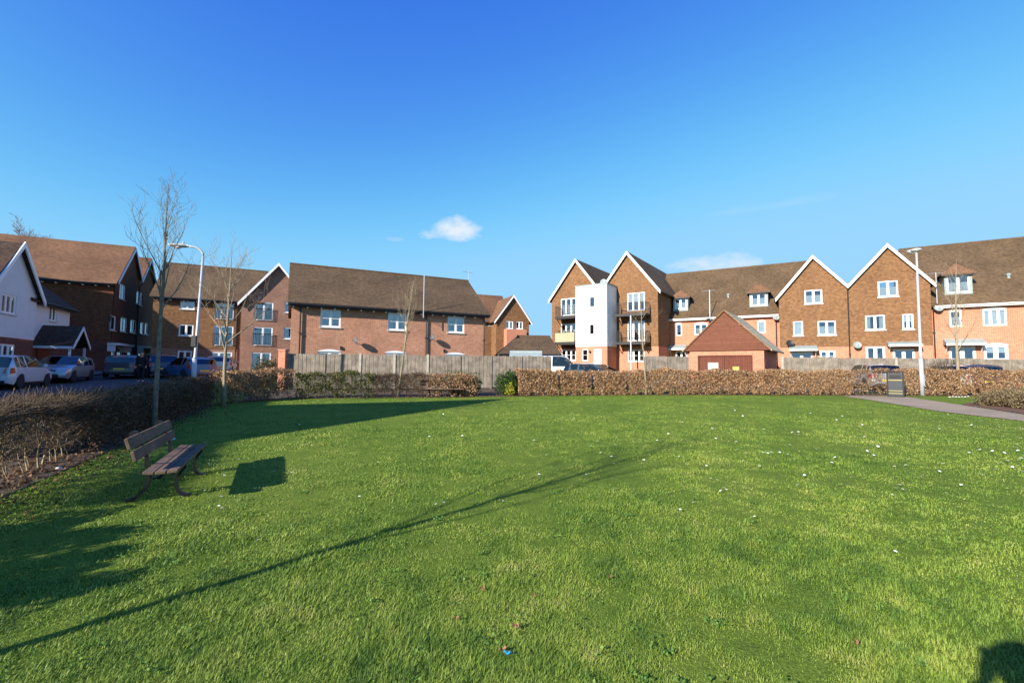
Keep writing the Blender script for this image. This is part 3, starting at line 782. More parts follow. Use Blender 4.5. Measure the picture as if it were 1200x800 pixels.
    ff=f.shift(1.25); u,_=ff.hit(739.3,400); b=MB(); b.tube([ff.pt(u,zb),ff.pt(u,A[2]-.1)],.07,8); b.build('balcony_post',M['metal_g'],T)
    dish(T,t.pt(tb-1.0,ztop+.55,-1.4),(-.4,-.8,.4),.3,'lead',t.pt(tb-1.0,ztop+.1,-1.4))
balcony_block()

# ---- right-hand row
dD=Vector((.860,-.511,0)).normalized()
fD=Fac.px(1000,36,dD)
def right_row():
    f=fD; fl=f.shift(-.9); P=f.pt; zb=zmin(f,0)-.2; D=10
    T=thing('brick_townhouse_row','long orange brick row with two big brown gables and dormers, behind the right fence','house',base(f,0))
    S=.25
    def a6(a,b,c,d): return (780+a*S,780+b*S,280+c*S,280+d*S)
    Q=.2876
    def a7(a,b,c,d): return (980+a*Q,980+b*Q,270+c*Q,270+d*Q)
    # gables
    ul,zl=f.hit(912.5,347.5); ua,za=f.hit(952,301.2); um,zm=f.hit(993,336); ub,zb2=f.hit(1039,288); ur,zr=f.hit(1090,330)
    prof=[(ul,zl),(ua,za),(um,zm),(ub,zb2),(ur,zr)]
    zband=f.z(960,407.8); zband2=f.z(1040,403.5); zband=(zband+zband2)/2
    up=[px_open(f,*a6(650,733,238,303)),px_open(f,*a6(712,797,383,450)),px_open(f,*a6(597,643,385,453)),
        px_open(f,*a7(168,250,205,270)),px_open(f,*a7(117,197,345,405)),px_open(f,*a7(268,313,340,403))]
    lo=[px_open(f,*a6(585,690,528,590)),px_open(f,*a6(722,797,522,580)),px_open(f,*a7(120,198,472,530)),px_open(f,*a7(230,320,483,540))]
    w=MB(); wall(w,f,zband,prof,up,off=.03)
    w.prism([P(ur,zband,.03),P(ur,zband,-1.6),P(ur,zr,-1.6),P(ur,zr,.03)],f.d*-.02); w.build('tile_hung_wall',M['tile_hung'],T)
    # main ranges
    ze1=fl.z(850,367.5); zr1=fl.shift(-D/2).z(862,315.8)
    u1a=fl.u(770,380); u1b=ul+.2
    lw=[px_open(fl,*a6(48,76,397,453)),px_open(fl,*a6(135,195,397,450)),px_open(fl,*a6(430,468,386,440))]
    ll=[px_open(fl,*a6(48,100,525,575)),px_open(fl,*a6(430,470,525,575))]
    ze2=fl.z(1143,351.5); zr2=fl.shift(-D/2).z(1125,287.5); u2a=ur-.2; u2b=fl.u(1290,340)
    rw=[px_open(fl,*a7(460,510,326,392)),px_open(fl,*a7(595,693,320,388)),px_open(fl,1225,1240,358,380)]
    rl=[px_open(fl,*a7(458,568,472,530)),px_open(fl,*a7(600,700,466,530))]
    w=MB(); wall(w,f,zb,[(ul,zband),(ur,zband)],lo)
    wall(w,fl,zb,[(u1a,ze1),(u1b,ze1)],lw+ll); wall(w,fl,zb,[(u2a,ze2),(u2b,ze2)],rw+rl)
    w.poly([P(ul,zb,-.9),P(ul,zb),P(ul,zl),P(ul,zl,-.9)]); w.prism([P(ur,zb),P(ur,zb,-1),P(ur,zband,-1),P(ur,zband)],f.d*-.02)
    shell(w,fl,u1a,u1b,D,zb,ze1,gable_side=zr1); shell(w,fl,u2a,u2b,D,zb,ze2,gable_side=zr2)
    w.build('wall',M['brick_b'],T)
    r=MB(); gable_roof(r,f,prof,D*.7,.25,.25); eave_roof(r,fl,u1a,u1b+3.0,D,ze1,zr1,.4,.1); eave_roof(r,fl,fl.shift(-D/2).u(1055,293),u2b,D,ze2,zr2,.4,.1)
    r.build('roof',M['roof_r'],T)
    sl1=(zr1-ze1)/(D/2); sl2=(zr2-ze2)/(D/2)
    eaves_trim(T,fl,u1a,ul-.05,ze1,.4,sl1,white=True); eaves_trim(T,fl,ur+.3,u2b,ze2,.4,sl2,white=True)
    bb=MB()
    for (a,z1),(c,z2) in zip(prof,prof[1:]):
        if a==ul: a-=.25; z1-=.25*(za-zl)/(ua-ul)
        if c==ur: c+=.25; z2-=.25*(zb2-zr)/(ur-ub)
        A=P(a,z1,.25);B=P(c,z2,.25); bb.prism([A-Vector((0,0,.17)),B-Vector((0,0,.17)),B+Vector((0,0,.13)),A+Vector((0,0,.13))],f.n*.06)
    bb.build('bargeboard',M['upvc'],T)
    dr=['net','net','blind','net','curtain','half']
    for k,o in enumerate(up): window(T,f,*o,cols=1 if k in(2,) else 2,rows=1,off=.03,dress=dr[k],sill='w')
    for k,o in enumerate(lo): window(T,f,*o,cols=2,rows=1,dress='dark' if k!=1 else 'net',name='patio_door' if k in(0,3) else 'window',sill=False,fwid=.1)
    for k,o in enumerate(lw): window(T,fl,*o,cols=1 if k!=1 else 2,rows=1,arch=True,dress=['dark','net','blind'][k],sill=False)
    for k,o in enumerate(ll): window(T,fl,*o,cols=2,rows=1,dress='dark',sill=False)
    for k,o in enumerate(rw): window(T,fl,*o,cols=1 if k!=1 else 3,rows=1,arch=True,dress=['net','blind','blind'][k],sill=False)
    for k,o in enumerate(rl): window(T,fl,*o,cols=2,rows=1,arch=(k==1),dress=['dark','half'][k],sill=False,name='patio_door',fwid=.12)
    def canopy(ff,x0,x1,y0,y1):
        a=ff.u(x0,y0);b=ff.u(x1,y0);z0=ff.z((x0+x1)/2,y1);z1=ff.z((x0+x1)/2,y0)
        c=MB(); c.hexa([ff.pt(a,z0,.8),ff.pt(b,z0,.8),ff.pt(b,z0,.01),ff.pt(a,z0,.01)],[ff.pt(a,z0+.12,.8),ff.pt(b,z0+.12,.8),ff.pt(b,z1+.1,.01),ff.pt(a,z1+.1,.01)])
        co=c.build('door_canopy',M['lead'],T)
        c=MB(); c.fbox(ff,a-.01,b+.01,z0-.06,z0+.06,.8,.84); 
        for u in (a+.12,b-.12): c.beam(ff.pt(u,z0-.55,.03),ff.pt(u,z0-.02,.6),.05,.05)
        c.build('canopy_fascia',M['upvc'],co)
    canopy(f,924.5,957.5,406.2,410.4); canopy(f,1039,1078,401.7,405.2); canopy(fl,785,805,405,409.5); canopy(fl,1105,1151.5,398.3,404)
    # dormers
    def dormer(x0,x1,y0,y1,apx,apy,ze,sl):
        dp=.35; ff=fl.shift(-dp); a=ff.u(x0,y0);b=ff.u(x1,y0);xm=(x0+x1)/2
        z0=ff.z(xm,y1);z1=ff.z(xm,y0); zr_=z1+(b-a)*.55; L=(zr_-ze)/sl+.2
        c=MB(); wo=(a+.14,b-.14,z0+.42,z1-.08)
        wall(c,ff,z0-.2,[(a,z1),(b,z1)],[wo]); 
        for u in (a,b): c.poly([ff.pt(u,z0-.3,0),ff.pt(u,z0-.3,-L),ff.pt(u,z1,-L),ff.pt(u,z1,0)])
        do=c.build('dormer',M['lead'],T)
        c=MB(); m_=(a+b)/2; e=.22; P=ff.pt
        fa,fb,r1,r2=P(a-e,z1-.02,e),P(b+e,z1-.02,e),P(m_,zr_,-(b-a)*.35),P(m_,zr_,-L-.6)
        for q in ([fa,fb,r1],[fb,P(b+e,z1-.02,-L-.6),r2,r1],[P(a-e,z1-.02,-L-.6),fa,r1,r2]): c.prism(q,(0,0,.09))
        c.build('dormer_roof',M['roof_w'],do)
        c=MB(); c.fbox(ff,a-e,b+e,z1-.1,z1-.01,e,e+.03); c.build('dormer_fascia',M['black'],do)
        window(do,ff,*wo,cols=2,rows=1,dress='net',sill=False)
        i=MB(); i.fbox(ff,a+.05,b-.05,z0,z1-.05,-.9,-.85); i.build('dark_room_backing',M['room'],do)
    dormer(788.7,806.2,348.7,367,799,339.5,ze1,sl1); dormer(878,899.8,342.5,363.5,889,332.5,ze1,sl1); dormer(1106,1139,321.5,349.5,1120,310,ze2,sl2)
    pipe(T,f,um,zb,zm-.1); pipe(T,fl,ul-.25,zb,ze1-.2,mat='black'); pipe(T,fl,fl.u(1094,380),zb,ze2-.2)
    for ff,px,py,r_,mt in ((fl,909.5,372,.28,'lead'),(f,926,402.7,.3,'black'),(f,1004,404.5,.28,'lead'),(fl,1098,361,.3,'lead')):
        u,z=ff.hit(px,py); dish(T,ff.pt(u,z,.35),(-.3,-.85,.35),r_,mt,ff.pt(u-.1,z-.1,0))
    # aerial masts fixed at the eaves
    for ff,px,y0,y1 in ((fl,833,372,341),(fl,1095.5,357,321)):
        u,z0=ff.hit(px,y0); z1=ff.z(px,y1); b=MB(); b.tube([ff.pt(u,z0,.6),ff.pt(u,z1,.6)],.03,6); b.tube([ff.pt(u,z0+.1,.6),ff.pt(u,z0+.1,0)],.02,5)
        b.tube([ff.pt(u-.6,z1-.05,.6),ff.pt(u+.5,z1-.05,.6)],.015,5)
        for k in range(7): b.tube([ff.pt(u-.55+.16*k,z1-.05,.4),ff.pt(u-.55+.16*k,z1-.05,.8)],.01,4)
        b.build('tv_aerial',M['metal_g'],T)
    u,z=fl.hit(834,373); dish(T,fl.pt(u,z,.35),(-.3,-.85,.35),.42,'black',fl.pt(u,z,0))
    # roof vents
    for sh,px,py,sl,ze in ((-1.6,853.7,359.5,sl1,ze1),(-1.5,1182.8,337.5,sl2,ze2)):
        g=fl.shift(sh); u,_=g.hit(px,py); z=ze-sh*sl; b=MB(); b.lathe(g.pt(u,z-.1),[(.09,0),(.09,.4),(.14,.42),(.14,.52),(.05,.58)],8); b.build('roof_vent',M['lead'],T)
    interior(T,f,ul+.15,ur-.15,zb,zl); interior(T,fl,u1a+.1,u1b-.2,zb,ze1); interior(T,fl,u2a+.4,u2b-.1,zb,ze2)
right_row()

# ---- garage in front of the row
def front_garage():
    f=Fac.px(850,31,Vector((.80,-.60,0))); zb=zmin(f,0)
    ul,zl=f.hit(802.5,410.8); ua,za=f.hit(848.8,365); ur,zr=f.hit(902.5,410.3); P=f.pt
    za-=0; h=(zl+zr)/2; hw=(ur-ul)/2; ua=(ul+ur)/2*.6+ua*.4; D=6.0
    T=thing('gabled_garage','brick garage with a russet boarded gable and brown double doors behind the brown hedge','garage',base(f,ua))
    zd=h-.05; da=f.u(818.7,420);db=f.u(880.7,420); zdt=f.z(850,417)
    wi=.35
    w=MB(); wall(w,f,zb,[(ul+wi,h),(ur-wi,h)],[(da,db,zb,zdt)]); shell(w,f,ul+wi,ur-wi,D,zb,h)
    w.build('wall',M['brick_b'],T)
    w=MB(); w.prism([P(ul,h,.12),P(ur,h,.12),P(ua,za-.08,.12)],f.n*-.14); w.build('gable_boarding',M['board'],T)
    w=MB(); w.prism([P(ul+.3,h,-D+.1),P(ur-.3,h,-D+.1),P(ua,za-.3,-D+.1)],f.n*-.14); w.build('rear_gable',M['board'],T)
    r=MB(); gable_roof(r,f,[(ul,h),(ua,za),(ur,h)],D+.2,.18,.08,t=.1)
    r.build('roof',M['roof_g'],T)
    b=MB()
    for a,c in (((ul-.08,h-.08),(ua,za)),((ua,za),(ur+.08,h-.08))):
        A=P(*a,.185);B=P(*c,.185); b.prism([A-Vector((0,0,.0)),B-Vector((0,0,.0)),B+Vector((0,0,.13)),A+Vector((0,0,.13))],f.n*.02)
    b.build('verge',M['roof_w'],T)
    mid=(da+db)/2
    for a,c in ((da+.04,mid-.01),(mid+.01,db-.04)):
        d=MB(); d.fbox(f,a,c,zb,zdt-.04,-.07,-.03); do=d.build('garage_door',M['door_br'],T)
        d=MB(); xx= mid-.12 if c<mid else mid+.12; d.fbox(f,xx-.03,xx+.03,zdt-1.3,zdt-1.1,-.03,.0); d.build('handle',M['metal_bk'],do)
        n=MB(); 
        if c<mid: ux,zx=f.hit(836,430); n.fbox(f,ux-.35,ux+.30,zx-.35,zx+.3,-.03,-.02)
        else: ux,zx=f.hit(862.5,434); n.fbox(f,ux-.2,ux+.18,zx-.22,zx+.25,-.03,-.02)
        n.build('notice',M['plate_w'] if c<mid else M['plate_y'],do)
    d=MB(); d.fbox(f,da-.06,da+.02,zb,zdt+.06,-.06,.02); d.fbox(f,db-.02,db+.06,zb,zdt+.06,-.06,.02); d.fbox(f,da+.02,db-.02,zdt-.02,zdt+.06,-.06,.02)
    d.build('door_frame',M['door_br'],T)
front_garage()

# ---- houses of the same street standing outside the frame to the left; their shadows fall on road, hedge and lawn
def near_houses():
    f=Fac((-13.1,.7),sA)
    T=thing('street_house','gable fronted brick house outside the frame, left of the near bench','house',base(f,3))
    zb=-.2; prof=[(0,5.3),(3.3,9.6),(6.6,5.3)]
    ops=[(1.0,2.4,3.4,4.6),(4.2,5.6,3.4,4.6),(1.0,2.4,.9,2.1),(4.4,5.4,.1,2.2)]
    w=MB(); wall(w,f,zb,prof,ops); shell(w,f,0,6.6,9,zb,5.3); wall(w,f.shift(-.6),zb,[(6.6,5.3),(13.5,5.3)],[(8,9.4,3.4,4.6),(8,9.4,.9,2.1)]); shell(w,f.shift(-.6),6.6,13.5,8,zb,5.3,gable_side=7.6)
    w.build('wall',M['brick_a'],T)
    r=MB(); gable_roof(r,f,prof,9,.25,.3); eave_roof(r,f.shift(-.6),5.5,13.5,8,5.3,7.6,.35,.2); r.build('roof',M['roof'],T)
    for k,o in enumerate(ops): window(T,f,*o,cols=2 if k<3 else 1,name='window' if k<3 else 'front_door')
    for o in ((8,9.4,3.4,4.6),(8,9.4,.9,2.1)): window(T,f.shift(-.6),*o)
    interior(T,f,.1,6.5,zb,5.2); bargeboard(T,f,(-.3,5.0),(3.3,9.7),(6.9,5.0),off=.27)
near_houses()
def more_houses():
    f=Fac((-13.1,.7),sA).shift(-2.4); 
    T=thing('street_house','plain two storey brick house beside the road, outside the frame, nearest the white boarded house','house',base(f,19))
    u0,u1=14.4,20.8; zb=0; w=MB(); ops=[(u0+1,u0+2.2,3.6,4.8),(u1-2.4,u1-1,3.6,4.8),(u0+1,u0+2.2,1.2,2.4),(u1-2.4,u1-1.4,.4,2.5)]
    wall(w,f,zb,[(u0,5.6),(u1,5.6)],ops); shell(w,f,u0,u1,8,zb,5.6,gable_side=8.6); w.build('wall',M['brick_a'],T)
    r=MB(); eave_roof(r,f,u0,u1,8,5.6,8.6,.35,.2); r.build('roof',M['roof'],T)
    for k,o in enumerate(ops): window(T,f,*o,cols=2 if k<3 else 1,name='window' if k<3 else 'front_door')
    interior(T,f,u0+.1,u1-.1,zb,5.5)
    c=Vector((-39.4,23.0,0)); f=Fac(c,eA); u0,u1=-11,3.4
    T=thing('street_house','tall brick house outside the frame behind the white boarded house','house',base(f,0))
    w=MB(); ops=[(a,a+1.2,z,z+1.2) for a in (-9,-5,-1) for z in (2,4.8,7)]
    wall(w,f,zb,[(u0,8.6),(u1,8.6)],ops); shell(w,f,u0,u1,7.6,zb,8.6,gable_side=11.7); w.build('wall',M['brick_a'],T)
    r=MB(); eave_roof(r,f,u0,u1,7.6,8.6,11.7,.35,.2); r.build('roof',M['roof'],T)
    for o in ops: window(T,f,*o)
    interior(T,f,u0+.1,u1-.1,zb,8.5)
more_houses()

# ================================================================== GROUND
def grid_sheet(name,xs,ys,zf,mat,dz=0):
    xs=np.array(xs);ys=np.array(ys); v=[(x,y,zf(x,y)+dz) for y in ys for x in xs]
    nx=len(xs); f=[(j*nx+i,j*nx+i+1,(j+1)*nx+i+1,(j+1)*nx+i) for j in range(len(ys)-1) for i in range(nx-1)]
    me=bpy.data.meshes.new(name); me.from_pydata(v,[],f); me.shade_smooth(); me.materials.append(mat)
    o=bpy.data.objects.new(name,me); COL.objects.link(o); return o
def strip_sheet(name,left,right,mat,dz,n=24,m=8,flat=None):
    """sheet between two polylines of ground points, following the terrain"""
    def samp(pl,t):
        pl=[Vector(p[:2]) for p in pl]; L=[0]
        for a,b in zip(pl,pl[1:]): L.append(L[-1]+(b-a).length)
        s=t*L[-1]
        for k in range(len(pl)-1):
            if s<=L[k+1]+1e-9: return pl[k].lerp(pl[k+1],(s-L[k])/(L[k+1]-L[k]))
        return pl[-1]
    v=[];f=[]
    for i in range(n+1):
        a=samp(left,i/n);b=samp(right,i/n)
        for j in range(m+1):
            p=a.lerp(b,j/m); v.append((p.x,p.y,zg(p.x,p.y)+dz))
    for i in range(n):
        for j in range(m):
            q=i*(m+1)+j; f.append((q,q+1,q+m+2,q+m+1))
    me=bpy.data.meshes.new(name); me.from_pydata(v,[],f); me.materials.append(mat)
    o=bpy.data.objects.new(name,me); COL.objects.link(o); return o,v
xs=list(np.arange(-34,38.1,.5)); xs=[-900,-500,-250,-120,-70,-50,-44,-40,-37]+xs+[42,50,70,120,250,500,900]
ys=[-60,-30,-12,-6]+list(np.arange(-3,50.1,.5))+[55,65,90,150,300,600,1200]
structure(grid_sheet('lawn_ground',xs,ys,zg,M['turf']))
# the hedge lines
G0=ground_px(0,578); G0=Vector((G0.x,G0.y)); s2=Vector((sA.x,sA.y)); e2=Vector((eA.x,eA.y))
corner=ground_px(246,474.5); corner=Vector((corner.x,corner.y))
hdir=(corner-G0).normalized(); HL=(corner-G0).length; hn=Vector((-hdir.y,hdir.x))   # hn points to the road
FH=[ground_px(x,y) for x,y in ((246,474.5),(330,467.6),(430,466),(560,465),(640,463.6),(760,462.6),(880,462.6),(1000,463.2),(1090,463.6),(1200,464.5),(1330,466.5))]
FH=[Vector((p.x,p.y)) for p in FH]
def px_line(xa,xb,n=6):
    """stretch of the far hedge line seen between two picture columns"""
    out=[]
    for i in range(n+1):
        px=xa+(xb-xa)*i/n; r=ray(px,440); k=r.x/r.y
        for a,b in zip(FH,FH[1:]):
            fa=a.x-k*a.y; fb=b.x-k*b.y
            if fa<=0<=fb: t=-fa/(fb-fa); out.append(a.lerp(b,t)); break
    return out
structure(strip_sheet('road',[G0-hdir*14+hn*2.2,corner+hn*2.2,corner+hn*2.6+hdir*34],[G0-hdir*14+hn*9.6,corner+hn*10.2,corner+hn*11+hdir*34],M['road'],.012,60,10)[0])
structure(strip_sheet('pavement',[G0-hdir*14+hn*9.62,corner+hn*10.22,corner+hn*11+hdir*34],[G0-hdir*14+hn*11.6,corner+hn*12.4,corner+hn*13.2+hdir*34],M['pave'],.11,60,3)[0])
kb=MB()
for i in range(40):
    a=(G0-hdir*14+hn*9.55).lerp(corner+hn*10.15,i/40);b=(G0-hdir*14+hn*9.55).lerp(corner+hn*10.15,(i+.98)/40)
    kb.beam((a.x,a.y,zg(a.x,a.y)+.06),(b.x,b.y,zg(b.x,b.y)+.06),.12,.13)
ko=kb.build('kerb',M['kerb']); structure(ko)
structure(strip_sheet('verge_soil',[G0-hdir*14-hn*.12,corner-hn*.12],[G0-hdir*14+hn*2.15,corner+hn*2.15],M['soil'],.01,60,3)[0])
structure(strip_sheet('car_park',[(-26,34),(-12,27.5),(3.5,27.2),(13,25.3),(22,25.5),(40,25.7)],[(-24,40),(-12,44),(3,44),(13,36),(22,33),(40,27)],M['road'],.014,80,12)[0])
# soil under the far hedge
structure(strip_sheet('hedge_soil',[p+Vector((0,-.12)) for p in FH],[p+Vector((0,1.3)) for p in FH],M['soil'],.012,90,2)[0])
structure(strip_sheet('hedge_soil',[p+Vector((0,1.25)) for p in px_line(262,645)],[Vector((-13,23)),Vector((-11.4,23.2)),Vector((2.3,26.3))],M['soil'],.009,40,6)[0])
up_=[ground_px(x,y) for x,y in ((1000,463.6),(1040,464.3),(1066,465.6),(1095,470),(1130,475.2),(1165,480.5),(1200,486),(1290,500))]
lo_=[ground_px(x,y) for x,y in ((988,464.6),(1015,468),(1040,472.2),(1070,477),(1100,482),(1150,488),(1200,493.5),(1290,511))]
pth,pv=strip_sheet('footpath',up_,lo_,M['path'],.016,40,4); structure(pth)
mu=[ground_px(x,y) for x,y in ((1128,473.5),(1150,470),(1172,466),(1200,466),(1260,467))]
ml=[ground_px(x,y) for x,y in ((1128,474.6),(1150,477.6),(1172,481),(1200,485.3),(1260,494.5))]
mls,_=strip_sheet('mulch_bed',mu,ml,M['mulch'],.02,20,5); structure(mls)

# ================================================================== GRASS
def inside(poly,x,y):
    r=np.zeros(len(x),bool); n=len(poly)
    for i in range(n):
        x1,y1=poly[i][:2];x2,y2=poly[(i+1)%n][:2]
        c=((y1>y)!=(y2>y)); xi=(x2-x1)*(y-y1)/((y2-y1) if y2!=y1 else 1e-9)+x1
        r^=c&(x<xi)
    return r
nhf=lambda x,y,s,ph: (np.sin(x*s*1.7+ph)+np.sin(y*s*1.9+ph*2)+np.sin((x+y)*s*1.3+ph*3)+np.sin((x-1.6*y)*s*2.3+ph))/4
def vnoise(x,y,sc,seed):
    r=np.random.default_rng(seed); T=r.random((256,256)); x=x*sc+50;y=y*sc+50
    i=np.floor(x).astype(int);j=np.floor(y).astype(int);fx=x-i;fy=y-j;fx=fx*fx*(3-2*fx);fy=fy*fy*(3-2*fy)
    i&=255;j&=255;i1=(i+1)&255;j1=(j+1)&255
    return (T[i,j]*(1-fx)+T[i1,j]*fx)*(1-fy)+(T[i,j1]*(1-fx)+T[i1,j1]*fx)*fy-.5
def grass():
    rz=1.5; N=1000000
    # density falling with distance
    lo,hi=1.9,25.0
    u=rng.random(N)
    d=lo*(hi/lo)**(u**1.12)
    a=(rng.random(N)-.5)*2*R(53)
    x=d*np.sin(a); y=d*np.cos(a)
    k=(y>1.4)
    lawn=[tuple(G0-hdir*6-hn*.02),tuple(corner-hn*.02)]+[tuple(p) for p in FH]+[(40,-2),(-1,-2)]
    k&=inside(lawn,x,y)
    k&=~inside([tuple(p[:2]) for p in up_]+[tuple(p[:2]) for p in lo_][::-1],x,y)
    k&=~inside([tuple(p[:2]) for p in mu]+[tuple(p[:2]) for p in ml][::-1],x,y)
    patch=vnoise(x,y,.8,1)+vnoise(x,y,2.6,2)*1.1+vnoise(x,y,7,3)*1.2
    bald=vnoise(x,y,1.7,5)+vnoise(x,y,5,6)*.8; k&=rng.random(N)<np.clip(.9+.5*patch,.45,1)*np.where(bald<-.55,.5,1)
    x,y,d,patch=x[k],y[k],d[k],patch[k]; n=len(x)
    z=.015*np.clip(y,0,23)+.036*np.clip(y-23,0,25)+.008*np.clip(-x-4,0,40)*np.clip((y-2)/10,0,1)
    sc=np.clip(d/4.0,.75,3.2)
    H=(.014+.022*rng.random(n)**1.6)*(1+.75*np.clip(patch,-.9,1.4))*(1-.008*d)
    W=(.0015+.0011*rng.random(n))*sc
    th=rng.random(n)*2*PI; lean=.5+2.0*rng.random(n); 
    dx,dy=np.cos(th),np.sin(th); fx,fy=-dy,dx
    b=np.stack([x,y,z-.004],1)
    side=np.stack([fx,fy,0*x],1)*W[:,None]
    up=np.stack([dx*lean*.45,dy*lean*.45,np.ones(n)],1); up/=np.linalg.norm(up,axis=1)[:,None]
    tip=np.stack([dx*lean*1.25,dy*lean*1.25,np.ones(n)],1); tip/=np.linalg.norm(tip,axis=1)[:,None]
    p0=b-side;p1=b+side;m=b+up*(H*.55)[:,None];p2=m+side*.8;p3=m-side*.8;p4=m+tip*(H*.5)[:,None]
    V=np.stack([p0,p1,p2,p3,p4],1).reshape(-1,3)
    i=np.arange(n)*5
    me=bpy.data.meshes.new('grass')
    me.vertices.add(n*5); me.vertices.foreach_set('co',V.astype(np.float32).ravel())
    loops=np.stack([i,i+1,i+2,i+3,i+3,i+2,i+4],1).ravel().astype(np.int32)
    me.loops.add(len(loops)); me.loops.foreach_set('vertex_index',loops)
    me.polygons.add(n*2); st=np.stack([np.arange(n)*7,np.arange(n)*7+4],1).ravel().astype(np.int32)
    me.polygons.foreach_set('loop_start',st)
    me.polygons.foreach_set('loop_total',np.tile([4,3],n).astype(np.int32))
    me.update(calc_edges=True); me.materials.append(M['blade'])
    o=bpy.data.objects.new('grass',me); COL.objects.link(o)
    tag(o,'short green mown grass with yellowish tufts covering the open lawn','grass',kind='stuff')
grass()

# ================================================================== LEAVES AND TWIGS (vectorised)
def leaf_mesh(name,P,size,mat,parent=None,flat=0.0,origin=(0,0,0),aspect=.62):
    n=len(P); a=rng.normal(size=(n,3)); a/=np.linalg.norm(a,axis=1)[:,None]
    c=rng.normal(size=(n,3)); c-=a*(a*c).sum(1)[:,None]; c/=np.linalg.norm(c,axis=1)[:,None]
    nrm=np.cross(a,c); s=(size*(.6+.8*rng.random(n)))[:,None]
    o=np.array(origin)
    q=P-o
    # folded leaf: two triangles-ish quad, tips along a, sides along c, side points lifted
    p0=q-a*s*.5;p2=q+a*s*.5;p1=q+c*s*aspect*.5+nrm*s*.13;p3=q-c*s*aspect*.5+nrm*s*.13
    V=np.stack([p0,p1,p2,p3],1).reshape(-1,3); i=np.arange(n)*4
    me=bpy.data.meshes.new(name); me.vertices.add(n*4); me.vertices.foreach_set('co',V.astype(np.float32).ravel())
    l=np.stack([i,i+1,i+2,i+0,i+2,i+3],1).ravel().astype(np.int32)
    me.loops.add(len(l)); me.loops.foreach_set('vertex_index',l)
    me.polygons.add(n*2); me.polygons.foreach_set('loop_start',(np.arange(n*2)*3).astype(np.int32)); me.polygons.foreach_set('loop_total',np.full(n*2,3,np.int32))
    me.update(calc_edges=True); me.materials.append(mat)
    ob=bpy.data.objects.new(name,me); COL.objects.link(ob)
    if parent is not None: ob.parent=parent
    return ob
def twig_mesh(name,A,B,ra,rb,mat,parent=None,origin=(0,0,0)):
    A=np.asarray(A)-np.array(origin);B=np.asarray(B)-np.array(origin); n=len(A)
    ra=np.broadcast_to(ra,n);rb=np.broadcast_to(rb,n)
    d=B-A; d/=np.linalg.norm(d,axis=1)[:,None]+1e-9
    h=np.where(np.abs(d[:,2:3])>.9,np.array([[1.,0,0]]),np.array([[0,0,1.]]))
    s=np.cross(d,h); s/=np.linalg.norm(s,axis=1)[:,None]; t=np.cross(d,s)
    V=[]
    for P,r in((A,ra),(B,rb)):
        for k in range(3):
            c,q=math.cos(2*PI*k/3),math.sin(2*PI*k/3); V.append(P+(s*c+t*q)*r[:,None])
    V=np.stack(V,1).reshape(-1,3); i=np.arange(n)*6
    L=[]
    for k in range(3):
        k2=(k+1)%3; L.append(np.stack([i+k,i+k2,i+k2+3,i+k+3],1))
    l=np.stack(L,1).reshape(-1).astype(np.int32)
    me=bpy.data.meshes.new(name); me.vertices.add(n*6); me.vertices.foreach_set('co',V.astype(np.float32).ravel())
    me.loops.add(len(l)); me.loops.foreach_set('vertex_index',l); m=n*3
    me.polygons.add(m); me.polygons.foreach_set('loop_start',(np.arange(m)*4).astype(np.int32)); me.polygons.foreach_set('loop_total',np.full(m,4,np.int32))
    me.update(calc_edges=True); me.materials.append(mat)
    ob=bpy.data.objects.new(name,me); COL.objects.link(ob)
    if parent is not None: ob.parent=parent
    return ob
def zgv(x,y):
    return .015*np.clip(y,0,23)+.036*np.clip(y-23,0,25)+.008*np.clip(-x-4,0,40)*np.clip((y-2)/10,0,1)
